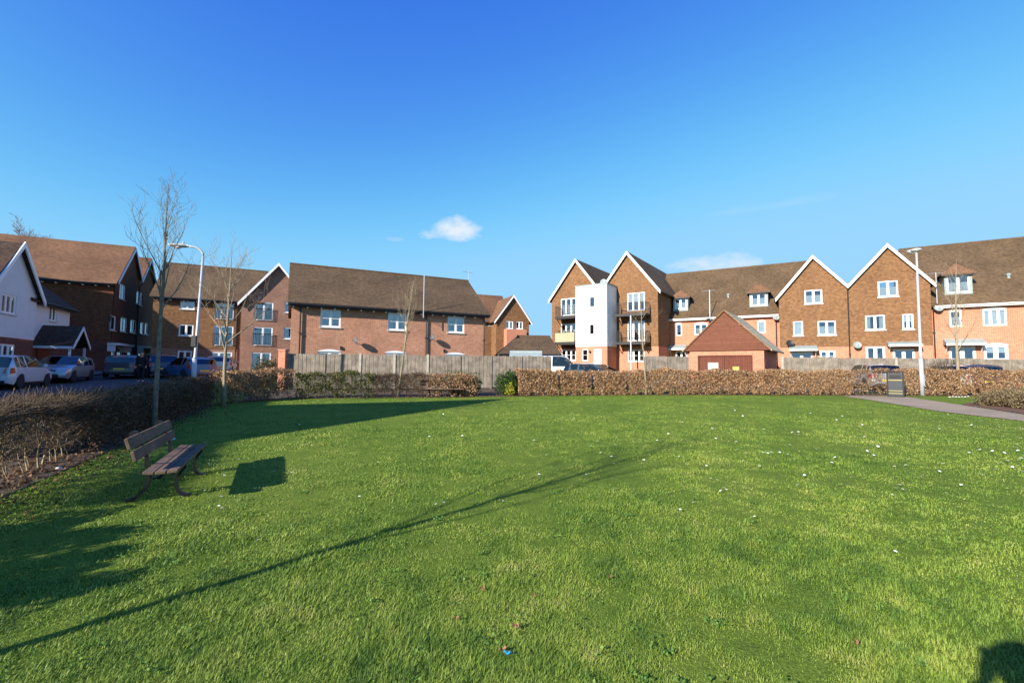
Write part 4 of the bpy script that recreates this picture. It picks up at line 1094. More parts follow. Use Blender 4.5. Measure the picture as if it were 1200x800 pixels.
def hedge(name,label,pts,width,height,nleaf,leafsize,mat,ntwig=400,gap=.15,seed=1,cat='hedge',group=None,thin=0,twigmat='twig',stemmat='stem',hvar=.09,side=1,low=.05,bare=False):
    """pts: front base line; width goes to the back (left-hand normal * side)"""
    pts=[Vector(p[:2]) for p in pts]; a0=pts[0]; o=(a0.x,a0.y,zg(a0.x,a0.y))
    T=thing(name,label,cat,o,group)
    L=[0]
    for a,b in zip(pts,pts[1:]): L.append(L[-1]+(b-a).length)
    tot=L[-1]; PX=np.array([p.x for p in pts]);PY=np.array([p.y for p in pts])
    def at(s):
        x=np.interp(s,L,PX);y=np.interp(s,L,PY); e=.05
        tx=np.interp(np.clip(s+e,0,tot),L,PX)-np.interp(np.clip(s-e,0,tot),L,PX);ty=np.interp(np.clip(s+e,0,tot),L,PY)-np.interp(np.clip(s-e,0,tot),L,PY)
        q=np.hypot(tx,ty)+1e-9; return x,y,-ty/q*side,tx/q*side
    def clump(s,ph): return .5*np.sin(s*2.1+ph+seed)+.3*np.sin(s*4.7+ph*2+seed)+.2*np.sin(s*9.1+ph)
    def place(s,w,hh):
        """s along, w across 0..1, hh height 0..1"""
        x,y,nx,ny=at(s); H=height*(1+hvar*clump(s,1.0)); bulge=.06*clump(s*1.3,hh*3)
        ww=w*width+bulge*(1-2*w)
        X=x+nx*ww;Y=y+ny*ww; return np.stack([X,Y,zgv(X,Y)+hh*H],1)
    n=nleaf; s=rng.random(n)*tot; w=rng.random(n);h=rng.random(n); r=rng.random(n)
    fr=r<.55; tp=(r>=.55)&(r<.82); bk=(r>=.82)&(r<.9)
    w=np.where(fr,rng.random(n)**2*.22,w); w=np.where(bk,1-rng.random(n)**2*.2,w); h=np.where(tp,1-rng.random(n)**2*.12,h); h=np.where(~tp,low+(1-low)*h,h)
    # rounded shoulders
    sh=np.clip((h-.82)/.18,0,1)**2; w=w*(1-.35*sh)+.175*sh
    # clumps thin out low down and between plants
    dens=.62+.5*np.sin(s*7.3+seed)*np.sin(h*9+s*2.7+seed)+.35*np.sin(s*17+h*13)
    dens=np.where(h<.3,dens-(.3-h)*1.1*(1+gap*3),dens)
    k=rng.random(n)<np.clip(dens-thin,.04,1)
    P=place(s[k],w[k],h[k])+rng.normal(size=(k.sum(),3))*.032
    # ends of the hedge
    lf=leaf_mesh('leaves',P,leafsize,mat,T,origin=o)
    # stems
    st=max(3,int(tot/(.15 if bare else .22))); ss=np.linspace(.05,tot-.05,st)+rng.normal(size=st)*.04
    A=[];B=[];RA=[];RB=[]
    for q in ss:
        q=min(max(q,0.02),tot-.02); w0=.35+.3*random.random(); prev=place(np.array([q]),np.array([w0]),np.array([-.02]))[0]
        hq=0;ww=w0;qq=q; rr=(.015 if bare else .016)*random.uniform(.6,1.2)
        for c in range(5):
            hq+=.17; qq+=random.uniform(-.06,.06); ww+=random.uniform(-.12,.12)
            p=place(np.array([qq]),np.array([ww]),np.array([hq]))[0]
            A.append(prev);B.append(p);RA.append(rr);RB.append(rr*.85); prev=p; rr*=.83
            for b in range(5 if bare and c>0 else 2):
                d=np.array([random.uniform(-1,1),random.uniform(-1,1),random.uniform(.2,1.1)]); d/=np.linalg.norm(d)
                e_=p+d*random.uniform(.12,.3); A.append(p);B.append(e_);RA.append(rr*.5);RB.append(rr*.25)
                if bare:
                    for g_ in range(2):
                        d2=d+np.array([random.uniform(-1,1),random.uniform(-1,1),random.uniform(-.3,.9)])*.8; e2=e_+d2*random.uniform(.06,.16); e2[2]=min(e2[2],zg(e2[0],e2[1])+height*1.02); A.append(e_);B.append(e2);RA.append(.004);RB.append(.002)
    twig_mesh('stems',A,B,np.array(RA),np.array(RB),M[stemmat],T,o)
    # twigs
    s=rng.random(ntwig)*tot; w=rng.random(ntwig); h=.15+.87*rng.random(ntwig)**.7
    if bare: h=np.where(rng.random(ntwig)<.7,.86+.12*rng.random(ntwig),h)
    A=place(s,w,h*.97); d=rng.normal(size=(ntwig,3)); d[:,2]=np.abs(d[:,2])*.6; d/=np.linalg.norm(d,axis=1)[:,None]
    B=A+d*(.08+.24*rng.random(ntwig))[:,None]
    twig_mesh('twigs',A,B,.0035,.0018,M[twigmat],T,o)
    return T
def along(pl,s0,s1,n=6):
    L=[0]
    for a,b in zip(pl,pl[1:]): L.append(L[-1]+(b-a).length)
    out=[]
    for i in range(n+1):
        s=s0+(s1-s0)*i/n
        out.append(Vector((np.interp(s,L,[p.x for p in pl]),np.interp(s,L,[p.y for p in pl]))))
    return out
gH='hedges round the lawn'
hedge('hedge','bare leafless hedge with pale twisted stems at the left edge, nearest the bench',[G0-hdir*1.6,G0+hdir*2.3],.65,.95,1500,.035,M['beech_dk'],ntwig=8500,thin=.2,seed=3,group=gH,hvar=.05,low=.3,bare=True)
hedge('hedge','dark clipped hedge in shade between road and lawn, behind the near bench',[G0+hdir*2.3,G0+hdir*5,G0+hdir*HL*1.05],.75,.86,44000,.042,M['beech_dk'],ntwig=9000,seed=5,group=gH)
hedge('evergreen_hedge','thick evergreen hedge outside the frame, left of the viewer beside the road',[G0-hdir*4.3+hn*.35,G0-hdir*2.0+hn*.35],.9,1.12,15000,.07,M['leaf_g'],ntwig=500,seed=6,group=gH,hvar=.26,thin=.1)
hedge('hedge','brown beech hedge meeting the shaded hedge at the far left corner',px_line(246.5,345),.8,1.08,20000,.055,M['beech'],ntwig=1500,seed=8,group=gH)
hedge('mixed_hedge','mixed green and brown hedge below the left half of the board fence',px_line(347,440),.8,1.0,14000,.06,M['leaf_o'],ntwig=2200,seed=9,group=gH,thin=.05)
hedge('mixed_hedge','thin twiggy brown hedge behind the slim leaning tree',px_line(440,500),.7,.95,4200,.055,M['beech_dk'],ntwig=3500,seed=10,group=gH,thin=.1)
hedge('hedge','patchy brown hedge behind the far bench',px_line(501,560),.7,.95,7000,.06,M['beech'],ntwig=1500,seed=11,group=gH)
hedge('hedge','clipped brown beech block right of the yellow flowering shrub',px_line(609,654),.95,1.13,19000,.06,M['beech'],ntwig=900,seed=12,group=gH,thin=-.25)
hedge('hedge','short brown beech block in front of the white van',px_line(657,693),.95,1.08,14500,.06,M['beech'],ntwig=900,seed=13,group=gH,thin=-.2)
hedge('hedge','brown beech block in front of the blue hatchback',px_line(697,734),.9,1.1,15500,.06,M['beech'],ntwig=900,seed=14,group=gH,thin=-.2)
hedge('hedge','long brown beech hedge in front of the gabled garage',px_line(737,1000,12),.85,1.18,84000,.06,M['beech'],ntwig=6000,seed=15,group=gH,thin=-.1)
hedge('hedge','thin see through beech hedge in front of the silver car, left of the bin',px_line(1000,1046,4),.7,1.28,3600,.06,M['beech'],ntwig=1800,seed=16,group=gH,thin=.15)
hedge('hedge','tall russet beech hedge right of the bin, behind the right street lamp',px_line(1060,1240,10),.85,1.3,44000,.062,M['beech'],ntwig=5000,seed=17,group=gH)

def litter():
    n=5000; t=rng.random(n)*(HL+6)-6; w=rng.normal(size=n)*.45+.35
    x=G0.x+hdir.x*t+hn.x*w; y=G0.y+hdir.y*t+hn.y*w
    m=3500; px=np.array([p.x for p in FH]);py=np.array([p.y for p in FH]); x2=rng.random(m)*(px[-1]-px[0])+px[0]; y2=np.interp(x2,px,py)+rng.normal(size=m)*.2+.1
    x=np.concatenate([x,x2]);y=np.concatenate([y,y2])
    o=leaf_mesh('leaf_litter',np.stack([x,y,zgv(x,y)+.022],1),.05,M['beech_dk']); tag(o,'brown dead leaves littering the bare soil under the hedges','leaf litter',kind='stuff')
litter()
def shrub(name,label,px,py,rx,ry,rz,n,size,mat,cat='shrub',group=None,fl=None,back=0,ntw=200,lift=0):
    g=px if isinstance(px,Vector) else ground_px(px,py); x,y=g.x,g.y; px=g.x*9
    if back: k=(y+back)/y; x*=k;y*=k
    o=(x,y,zg(x,y)); T=thing(name,label,cat,o,group)
    v=rng.normal(size=(n,3)); v/=np.linalg.norm(v,axis=1)[:,None]; r=rng.random(n)**.4
    a=np.arctan2(v[:,1],v[:,0]); lump=1+.18*np.sin(a*3+px)+.14*np.sin(v[:,2]*5+a*5)
    P=v*(r*lump)[:,None]*np.array([rx,ry,rz])+np.array([x,y,o[2]+rz*.85+lift]); P=P[P[:,2]>o[2]+.03]
    leaf_mesh('leaves',P,size,mat,T,origin=o)
    A=np.tile(np.array(o),(ntw,1))+rng.normal(size=(ntw,3))*[rx*.12,ry*.12,0]
    d=rng.normal(size=(ntw,3)); d[:,2]=np.abs(d[:,2])+1; d/=np.linalg.norm(d,axis=1)[:,None]
    B=A+d*np.array([rx,ry,rz*1.7])*(.6+.4*rng.random(ntw))[:,None]
    twig_mesh('stems',A,B,.008,.003,M['twig'],T,o)
    if fl:
        q=rng.random(len(P))<1; Pf=P[(P[:,1]<y)]; Pf=Pf[rng.choice(len(Pf),min(fl,len(Pf)),replace=False)]; Pf=Pf+np.array([0,-.03,0])
        leaf_mesh('flowers',Pf,.06,M['leaf_y'],T,origin=o)
    return T
gS='shrubs along the lawn edge'
shrub('evergreen_shrub','round evergreen bush outside the frame at the left, below the shaded hedge',Vector((-4.95,1.15,0)),0,.42,.42,.5,6000,.06,M['leaf_g'],group=gS)
shrub('evergreen_shrub','dark evergreen shrub just right of the far bench',552,464.6,.45,.4,.55,2600,.07,M['leaf_g'],group=gS,back=.5)
shrub('evergreen_shrub','light green shrub top rising behind the far bench against the fence',536,465,.75,.4,.62,2400,.07,M['leaf_o'],group=gS,back=1.2)
shrub('evergreen_shrub','dark green clipped shrub behind the yellow flowers',595,464,.55,.45,.62,5200,.07,M['leaf_g'],group=gS,back=.5)
shrub('flowering_shrub','small shrub covered in yellow flowers at the lawn edge',598,464,.27,.22,.32,500,.06,M['leaf_g'],group=gS,fl=260,back=.05)
shrub('shrub','reddish green bush beside the brick pier at the end of the fence',313,462,.9,.7,.85,3600,.09,M['leaf_r'],group=gS,back=4.5)
shrub('shrub','loose bare yellowish bush against the right fence',1106,462,1.3,.8,1.15,700,.06,M['leaf_o'],group=gS,back=2.2,ntw=900)
for (x,y,rx,rz,n,l) in ((1167,476,.7,.33,2600,'low tan shrub at the left end of the mulch bed'),(1188,477,.9,.42,4200,'low tan shrub in the middle of the mulch bed'),(1214,480,.8,.4,2600,'low tan shrub at the right end of the mulch bed')):
    shrub('heather_shrub',l,x,y,rx,.6,rz,n,.045,M['leaf_s'],group='low shrubs in the mulch bed',ntw=500)
shrub('evergreen_shrub','small bright green plant at the corner of the mulch bed',1149,474,.25,.2,.16,300,.05,M['leaf_g'],group=gS,ntw=40)
shrub('evergreen_shrub','green tuft at the picture edge beside the tan shrubs',1199,478,.2,.2,.22,350,.05,M['leaf_g'],group=gS,ntw=40)

# ================================================================== TREES
def bare_tree(name,label,base,height,trunk_h,r0_,spread,nl,seed,mat='bark',lean=(0,0),tw=1.0,levels=3,cat='tree',up=.55,group='young bare trees round the lawn'):
    rd=random.Random(seed); o=Vector(base); T=thing(name,label,cat,tuple(o),group)
    tr=MB(); cr=MB(); A=[];B=[];RA=[];RB=[]
    # leader
    n=9; pts=[];rad=[]
    off=Vector((0,0,0))
    for k in range(n+1):
        t=k/n; off+=Vector((rd.uniform(-1,1),rd.uniform(-1,1),0))*.02*height/6*(1 if k>1 else 0)
        pts.append(o+Vector((lean[0]*t,lean[1]*t,height*t-.04 if k==0 else height*t))+off); rad.append(r0_*(1-t)**.8+.004)
    kt=max(2,int(round(n*trunk_h/height))+1)
    rad[0]*=1.25
    tr.tube(pts[:kt+1],rad[:kt+1],9); tr.build('trunk',M[mat],T,smooth=True)
    cr.tube(pts[kt:],rad[kt:],6)
    def limb(p,d,L,r,lev):
        m=5; q=p.copy(); d=d.normalized(); P=[q.copy()];RR=[r]
        for k in range(m):
            d=(d+Vector((rd.uniform(-1,1),rd.uniform(-1,1),rd.uniform(-.6,.8)))*.16+Vector((0,0,.07*up))).normalized()
            q=q+d*L/m; P.append(q.copy()); RR.append(max(.0022 if levels<4 else .012,r*(1-(k+1)/m*.85)))
            if lev<levels and k>=1:
                for b in range(2 if lev==1 else rd.choice((1,2))):
                    if rd.random()<.85*tw:
                        ax=Vector((rd.uniform(-1,1),rd.uniform(-1,1),rd.uniform(-.3,1))).normalized()
                        nd=(d*.75+ax*.75).normalized()
                        limb(q.copy(),nd,L*rd.uniform(.32,.55),max(.003,RR[-1]*.6),lev+1)
        if lev<=1: cr.tube(P,RR,5,cap=False)
        else:
            for a,b,x,y in zip(P,P[1:],RR,RR[1:]): A.append(a);B.append(b);RA.append(x);RB.append(y)
    ga=rd.uniform(0,6)
    for i in range(nl):
        t=(trunk_h+(height*.86-trunk_h)*((i+.2)/nl))/height
        k=min(n-1,int(t*n)); p=pts[k].lerp(pts[k+1],t*n-k); ga+=2.4
        L=spread*(1-.55*(i/nl))*rd.uniform(.75,1.15)
        el=up+.5*rd.random()
        d=Vector((math.cos(ga),math.sin(ga),math.tan(min(1.35,el))))
        limb(p,d,L,max(.006,r0_*(1-t)**.8*.62),1)
    cr.build('branches',M[mat],T)
    twig_mesh('twigs',[tuple(a) for a in A],[tuple(b) for b in B],np.array(RA),np.array(RB),M['bark_b' if mat=='bark_b' else mat],T,tuple(o))
    return T
def gp(px,py): g=ground_px(px,py); return (g.x,g.y,g.z)
bare_tree('bare_tree','tall bare young tree with upswept branches behind the near bench',gp(180,506),5.3,2.2,.048,1.7,14,41,tw=.8,up=1.1)
bare_tree('bare_tree','bare young tree with a vase shaped crown in front of the left street lamp',gp(262,475.5),5.2,1.75,.06,2.1,13,22,mat='bark_l',up=.62,tw=.9)
g=gp(466,465.5); bare_tree('bare_tree','slim pale tree leaning right in front of the board fence',g,5.0,2.2,.05,1.35,12,23,mat='bark_l',lean=(.6,0),up=1.15,tw=.9)
g=gp(757.5,462.6); bare_tree('bare_tree','very thin pale sapling in front of the balcony flats',g,5.2,2.0,.042,1.3,9,24,mat='bark_l',lean=(-.25,0),up=.5,tw=.6)
g=gp(1122.5,463.2); bare_tree('bare_tree','pale yellowish young tree right of the right street lamp',g,7.2,2.2,.075,2.0,13,25,mat='bark_l',lean=(.3,0),up=.95,tw=.8)
bare_tree('bare_tree','bare young tree outside the frame on the left whose long shadow crosses the lawn',(-4.74,.27,zg(-4.74,.27)),5.7,1.9,.05,2.2,14,31,mat='bark',up=.85,tw=.9,lean=(.2,.1))
p=at_y(22,432,72); bare_tree('birch_tree','distant reddish bare birch rising over the left roof ridge',(p.x,p.y,1.3),22.5,8,.3,6.5,20,27,mat='bark_b',up=.55,tw=1.0,levels=4,group='distant trees over the roofs')
p=at_y(44,432,75); bare_tree('birch_tree','smaller distant bare tree just right of the reddish birch',(p.x,p.y,1.3),20.5,8,.28,5,17,28,mat='bark_b',up=.55,tw=1.0,levels=4,group='distant trees over the roofs')
# pale stones round tree foot, stone by hedge
def stone(px,py,s,label,mat='stone',seed=0):
    rd=random.Random(seed); g=ground_px(px,py); b=MB(); prof=[(.01,-.3),(.75,-.1),(.95,.25),(.6,.62),(.02,.75)]
    b.lathe((g.x,g.y,g.z),[(r*s,z*s) for r,z in prof],9)
    for v in b.v: v.x+=rd.uniform(-.15,.15)*s; v.y+=rd.uniform(-.15,.15)*s
    o=b.build('stone',M[mat],origin=(g.x,g.y,g.z)); tag(o,label,'stone','pale stones'); return o
stone(68,549.5,.05,'single whitish stone at the foot of the leafless hedge',seed=1)
stone(200,515.5,.08,'larger grey stone at the foot of the tall young tree',seed=5)
for i in range(7): stone(1113+i*3.6,464.4+random.uniform(0,.9),.055,'white stone in the ring round the foot of the yellowish tree',seed=20+i)

def weeds():
    P=[]
    for k in range(170):
        d=2.2+5.5*rng.random()**1.3; a=(rng.random()-.5)*1.7; cx,cy=d*math.sin(a),d*math.cos(a)
        if cy<1.6: continue
        m=int(6+18*rng.random()); q=rng.normal(size=(m,2))*(.02+.04*rng.random())
        for u,v in q: P.append((cx+u,cy+v,zg(cx,cy)+.022+.014*rng.random()))
    o=leaf_mesh('lawn_weeds',np.array(P),.016,M['leaf_w'],aspect=.9); tag(o,'small clover and daisy leaves growing low in the near lawn','weeds',kind='stuff')
weeds()

# ================================================================== FENCES
def fence(label,A,B,ztop_h,bay,posts_conc=(),brick_end=None,seed=1,group='board fences'):
    rd=random.Random(seed); A=Vector(A);B=Vector(B); f=Fac(A,B-A); L=(B-A).length
    T=thing('board_fence',label,'fence',(A.x,A.y,zg(A.x,A.y)),group)
    n=max(1,round(L/bay)); bw=L/n
    for i in range(n):
        b=MB(); u=i*bw+.06; e=(i+1)*bw-.06; p=f.pt((u+e)/2,0); z0=zg(p.x,p.y); zt=z0+ztop_h+rd.uniform(-.03,.03)
        k=0
        while u<e-.02:
            w=min(rd.uniform(.09,.115),e-u); dz=rd.uniform(-.02,.015); o=.012 if k%2 else .0
            b.fbox(f,u+.002,u+w-.002,z0+.06,zt+dz,-.012+o,.010+o); u+=w; k+=1
        for z in (z0+.35,z0+1.0,zt-.3): b.fbox(f,i*bw+.06,e,z-.04,z+.04,-.06,-.014)
        b.build('fence_panel',M['fence_wood'],T)
    for i in range(n+1):
        p=f.pt(i*bw,0); z0=zg(p.x,p.y); c=MB(); t=.06 if (i in posts_conc) else .045
        c.fbox(f,i*bw-t,i*bw+t,z0-.1,z0+ztop_h+(.05 if i in posts_conc else -.02),-.07,.05)
        c.build('fence_post',M['conc'] if i in posts_conc else M['fence_wood'],T)
    return T,f
pA=at_y(337,432,23.0); pB=at_y(645,432,26.2)
T,fF=fence('long silvery grey board fence in front of the brick terrace',(pA.x,pA.y),(pB.x,pB.y),1.83,1.83,(2,3,4))
pr=at_y(331.5,432,22.9); b=MB(); b.box(pr.x-.17,pr.x+.17,pr.y-.17,pr.y+.17,zg(pr.x,pr.y)-.1,zg(pr.x,pr.y)+1.95); b.box(pr.x-.2,pr.x+.2,pr.y-.2,pr.y+.2,zg(pr.x,pr.y)+1.953,zg(pr.x,pr.y)+2.02)
tag(b.build('brick_pier',M['brick_b'],origin=(pr.x,pr.y,zg(pr.x,pr.y))),'square orange brick pier at the left end of the long board fence','pier')
a=at_y(756,432,29.5);b_=at_y(806,432,29.8); fence('short grey board fence between the balcony flats and the gabled garage',(a.x,a.y),(b_.x,b_.y),1.85,1.5,seed=2)
a=at_y(917,432,29.6);b_=at_y(1290,432,28.8); fence('pale board fence in front of the right-hand townhouses',(a.x,a.y),(b_.x,b_.y),1.88,1.83,(0,4,9),seed=3)

# ================================================================== BENCHES
def bench(label,origin,dx,dy,L=1.75):
    """local x along the bench, y the way the sitter faces"""
    o=Vector(origin); X=Vector((dx[0],dx[1],0));Y=Vector((dy[0],dy[1],0)); W=lambda x,y,z:Vector((x,y*.93,z*.9))
    T=thing('park_bench',label,'bench',tuple(o),'timber benches with iron legs'); T['_o']=(0,0,0); T.rotation_euler=(0,0,math.atan2(X.y,X.x))
    def plank(x0,x1,yc,zc,wd,th,ang,nm,par):
        b=MB(); c,s=math.cos(ang),math.sin(ang)
        def q(a,e): return (yc+a*c-e*s, zc+a*s+e*c)
        r=[q(-wd/2,-th/2),q(wd/2,-th/2),q(wd/2,th/2),q(-wd/2,th/2)]
        b.hexa([W(x0,*r[k]) for k in (0,1,2,3)],[W(x1,*r[k]) for k in (0,1,2,3)])
        # local frame so the grain runs along
        me=None
        ob=b.build(nm,M['bench_wood'],par,fix=True,bevel=.006); return ob
    rootm=T
    for k,(yc,zc,an) in enumerate(((.15,.405,-.12),(.26,.40,.0),(.37,.405,.08))): plank(0,L,yc,zc,.10,.034,an,'seat_slat',T)
    plank(.01,L-.02,.008,.60,.12,.036,R(104),'back_slat',T); plank(0,L,-.045,.745,.13,.036,R(107),'back_slat',T)
    for x in (.34,L-.42):
        b=MB()
        def ribbon(pts,w=.05,t=.026):
            pts=[Vector((p[0],p[1])) for p in pts]
            # smooth
            sm=[]
            for i in range(len(pts)-1):
                p0=pts[max(i-1,0)];p1=pts[i];p2=pts[i+1];p3=pts[min(i+2,len(pts)-1)]
                for q in range(5):
                    t_=q/5; sm.append(.5*((2*p1)+(p2-p0)*t_+(2*p0-5*p1+4*p2-p3)*t_*t_+(3*p1-p0-3*p2+p3)*t_**3))
            sm.append(pts[-1])
            L_=[];R_=[]
            for i,p in enumerate(sm):
                d=(sm[min(i+1,len(sm)-1)]-sm[max(i-1,0)]).normalized(); nn=Vector((-d.y,d.x))*t/2*(1.15-.3*i/len(sm))
                L_.append(p+nn);R_.append(p-nn)
            for i in range(len(sm)-1):
                qs=[L_[i],R_[i],R_[i+1],L_[i+1]]
                b.hexa([W(x-w/2,*p) for p in qs],[W(x+w/2,*p) for p in qs])
        ribbon([(-.14,.012),(-.04,.05),(.045,.17),(.06,.30),(.045,.40),(.03,.52),(-.01,.64),(-.07,.80),(-.095,.825),(-.125,.815),(-.125,.785),(-.105,.78)],.045,.036)
        ribbon([(.49,.012),(.42,.025),(.355,.09),(.34,.19),(.37,.30),(.42,.375)],.045,.036)
        ribbon([(.05,.36),(.2,.368),(.33,.365),(.43,.38)],.045,.03)
        ribbon([(.06,.25),(.12,.33),(.21,.355),(.28,.33),(.345,.22)],.035,.022)
        b.build('iron_leg',M['iron'],T)
        b=MB(); 
        for yc,zc,an in ((-.002,.57,R(104)),(-.072,.75,R(107))):
            c,s=math.cos(an),math.sin(an); q=lambda a,e:(yc+a*c-e*s,zc+a*s+e*c)
            r=[q(-.065,.0),q(.065,.0),q(.065,.004),q(-.065,.004)]
            b.hexa([W(x-.02,*k) for k in r],[W(x+.02,*k) for k in r])
        b.build('back_strap',M['metal_g'],T)
    return T
nf=ground_px(146,588.5); no=Vector((nf.x,nf.y,nf.z))-sA*.42+eA*.14
bench('dark weathered bench with curled iron legs standing alone on the near left of the lawn',((no+sA*1.82).x,(no+sA*1.82).y,zg(no.x,no.y)+.01),(-sA.x,-sA.y),(eA.x,eA.y),1.82)
fb=ground_px(488,465.4); bench('grey weathered bench facing the lawn in front of the long board fence',(fb.x+2.0,fb.y+.38,zg(fb.x,fb.y)),(-1,-.06),(.06,-1),1.9)

# ================================================================== LAMPS, BIN
def lamp_left():
    p=at_y(227.5,432,18.9); z=zg(p.x,p.y); o=(p.x,p.y,z)
    T=thing('street_lamp','tall grey street lamp with a curved arm and flat head, left of the brick terrace','street lamp',o,'street lamps')
    H=at_y(237,290,18.9).z; b=MB(); 
    b.tube([(p.x,p.y,z-.1),(p.x,p.y,z+1.5)],.085,12); b.tube([(p.x,p.y,z+1.5),(p.x+.02,p.y,z+1.56),(p.x+.14,p.y,H-.35)],[.085,.058,.045],12)
    tp=Vector((p.x+.14,p.y,H-.35)); dirn=Vector((-.97,-.24,0))
    arc=[tp+dirn*(.45*(1-math.cos(a)))+Vector((0,0,.35*math.sin(a))) for a in [k*PI/2/7 for k in range(8)]]+[tp+dirn*.62+Vector((0,0,.37))]
    b.tube(arc,.04,10); b.build('pole',M['lamp_pole'],T,smooth=True)
    h=MB(); c=tp+dirn*.55+Vector((0,0,.37)); 
    st=[(0,.05,.05,.0),(.08,.10,.07,0),(.3,.15,.09,.0),(.55,.14,.075,.01),(.72,.07,.035,.01)]
    sd=Vector((-dirn.y,dirn.x,0)); i0=0; n=12
    for (x,w,t,dz) in st:
        for k in range(n):
            a=2*PI*k/n; h.v.append(c+dirn*x+sd*w*math.cos(a)+Vector((0,0,t*math.sin(a)+dz)))
    for k in range(len(st)-1):
        for j in range(n): a0=k*n+j;a1=k*n+(j+1)%n; h.f.append((a0,a1,a1+n,a0+n))
    h.f.append(tuple(range(n)));h.f.append(tuple(range((len(st)-1)*n,len(st)*n)))
    ho=h.build('lamp_head',M['lamp_head'],T,smooth=True)
    q=MB(); q.lathe(c+dirn*.38+Vector((0,0,-.085)),[(.11,.02),(.10,-.03),(.04,-.06)],12); q.build('lens',M['clear_lens'],ho,smooth=True)
    q=MB(); q.lathe(c+dirn*.2+Vector((0,0,.08)),[(.04,0),(.04,.07),(.02,.09)],8); q.build('photocell',M['lamp_head'],ho)
    b=MB(); zb=at_y(229,399,18.9).z; b.box(p.x-.09,p.x+.1,p.y-.14,p.y-.06,zb-.25,zb+.2); b.build('notice_plate',M['metal_bk'],T)
lamp_left()
def lamp_right():
    g=ground_px(1081,463.6); o=(g.x,g.y,g.z)
    T=thing('street_lamp','tall straight galvanised street lamp with a small round head, right of the litter bin','street lamp',o,'street lamps')
    H=at_y(1075,293,g.y).z; b=MB(); b.tube([(g.x,g.y,g.z-.1),(g.x,g.y,g.z+1.9)],.095,14); b.tube([(g.x,g.y,g.z+1.9),(g.x,g.y,g.z+2.0),(g.x+.02,g.y,H-.12)],[.095,.066,.045],14)
    b.build('pole',M['lamp_pole'],T,smooth=True)
    b=MB(); b.lathe((g.x+.02,g.y,H-.14),[(.05,0),(.06,.05),(.20,.08),(.24,.13),(.2,.19),(.05,.23)],14)
    b.tube([(g.x+.02,g.y,H-.05),(g.x-.1,g.y+.38,H+.0)],[.12,.1],10)
    b.build('lamp_head',M['lamp_head'],T,smooth=True)
    b=MB(); b.box(g.x-.05,g.x+.05,g.y-.115,g.y-.106,g.z+.5,g.z+1.1); b.build('access_door',M['lamp_pole'],T)
lamp_right()
def litter_bin():
    g=ground_px(1049.8,465.3); o=(g.x,g.y,g.z); f=Fac((g.x,g.y),(.77,-.64)); W_=.33; H=1.22; z=g.z
    T=thing('litter_bin','dark square litter bin with gold bands at the far end of the path','bin',o)
    b=MB(); b.fbox(f,-W_+.05,W_-.05,z+.05,z+H-.05,-.55,-.03); b.build('body',M['bin'],T,bevel=.01)
    b=MB()
    for u in (-W_,W_-.06):
        for q in (-.58,-.06): b.fbox(f,u,u+.06,z-.02,z+H,q,q+.06)
    b.fbox(f,-W_+.001,W_-.001,z+H+.002,z+H+.04,-.6,.02); b.fbox(f,-W_+.06,W_-.06,z+.02,z+.08,-.58,-.01); b.build('frame',M['iron'],T,bevel=.008)
    b=MB(); b.fbox(f,-W_+.07,W_-.07,z+.81,z+.84,-.03,-.02); b.fbox(f,-W_+.07,W_-.07,z+.30,z+.322,-.03,-.02); b.fbox(f,-W_+.07,W_-.07,z+.175,z+.2,-.03,-.02); b.build('gold_bands',M['gold'],T)
    b=MB(); b.fbox(f,-W_+.11,W_-.11,z+.90,z+1.08,-.03,-.022); b.build('opening',M['iron'],T)
litter_bin()

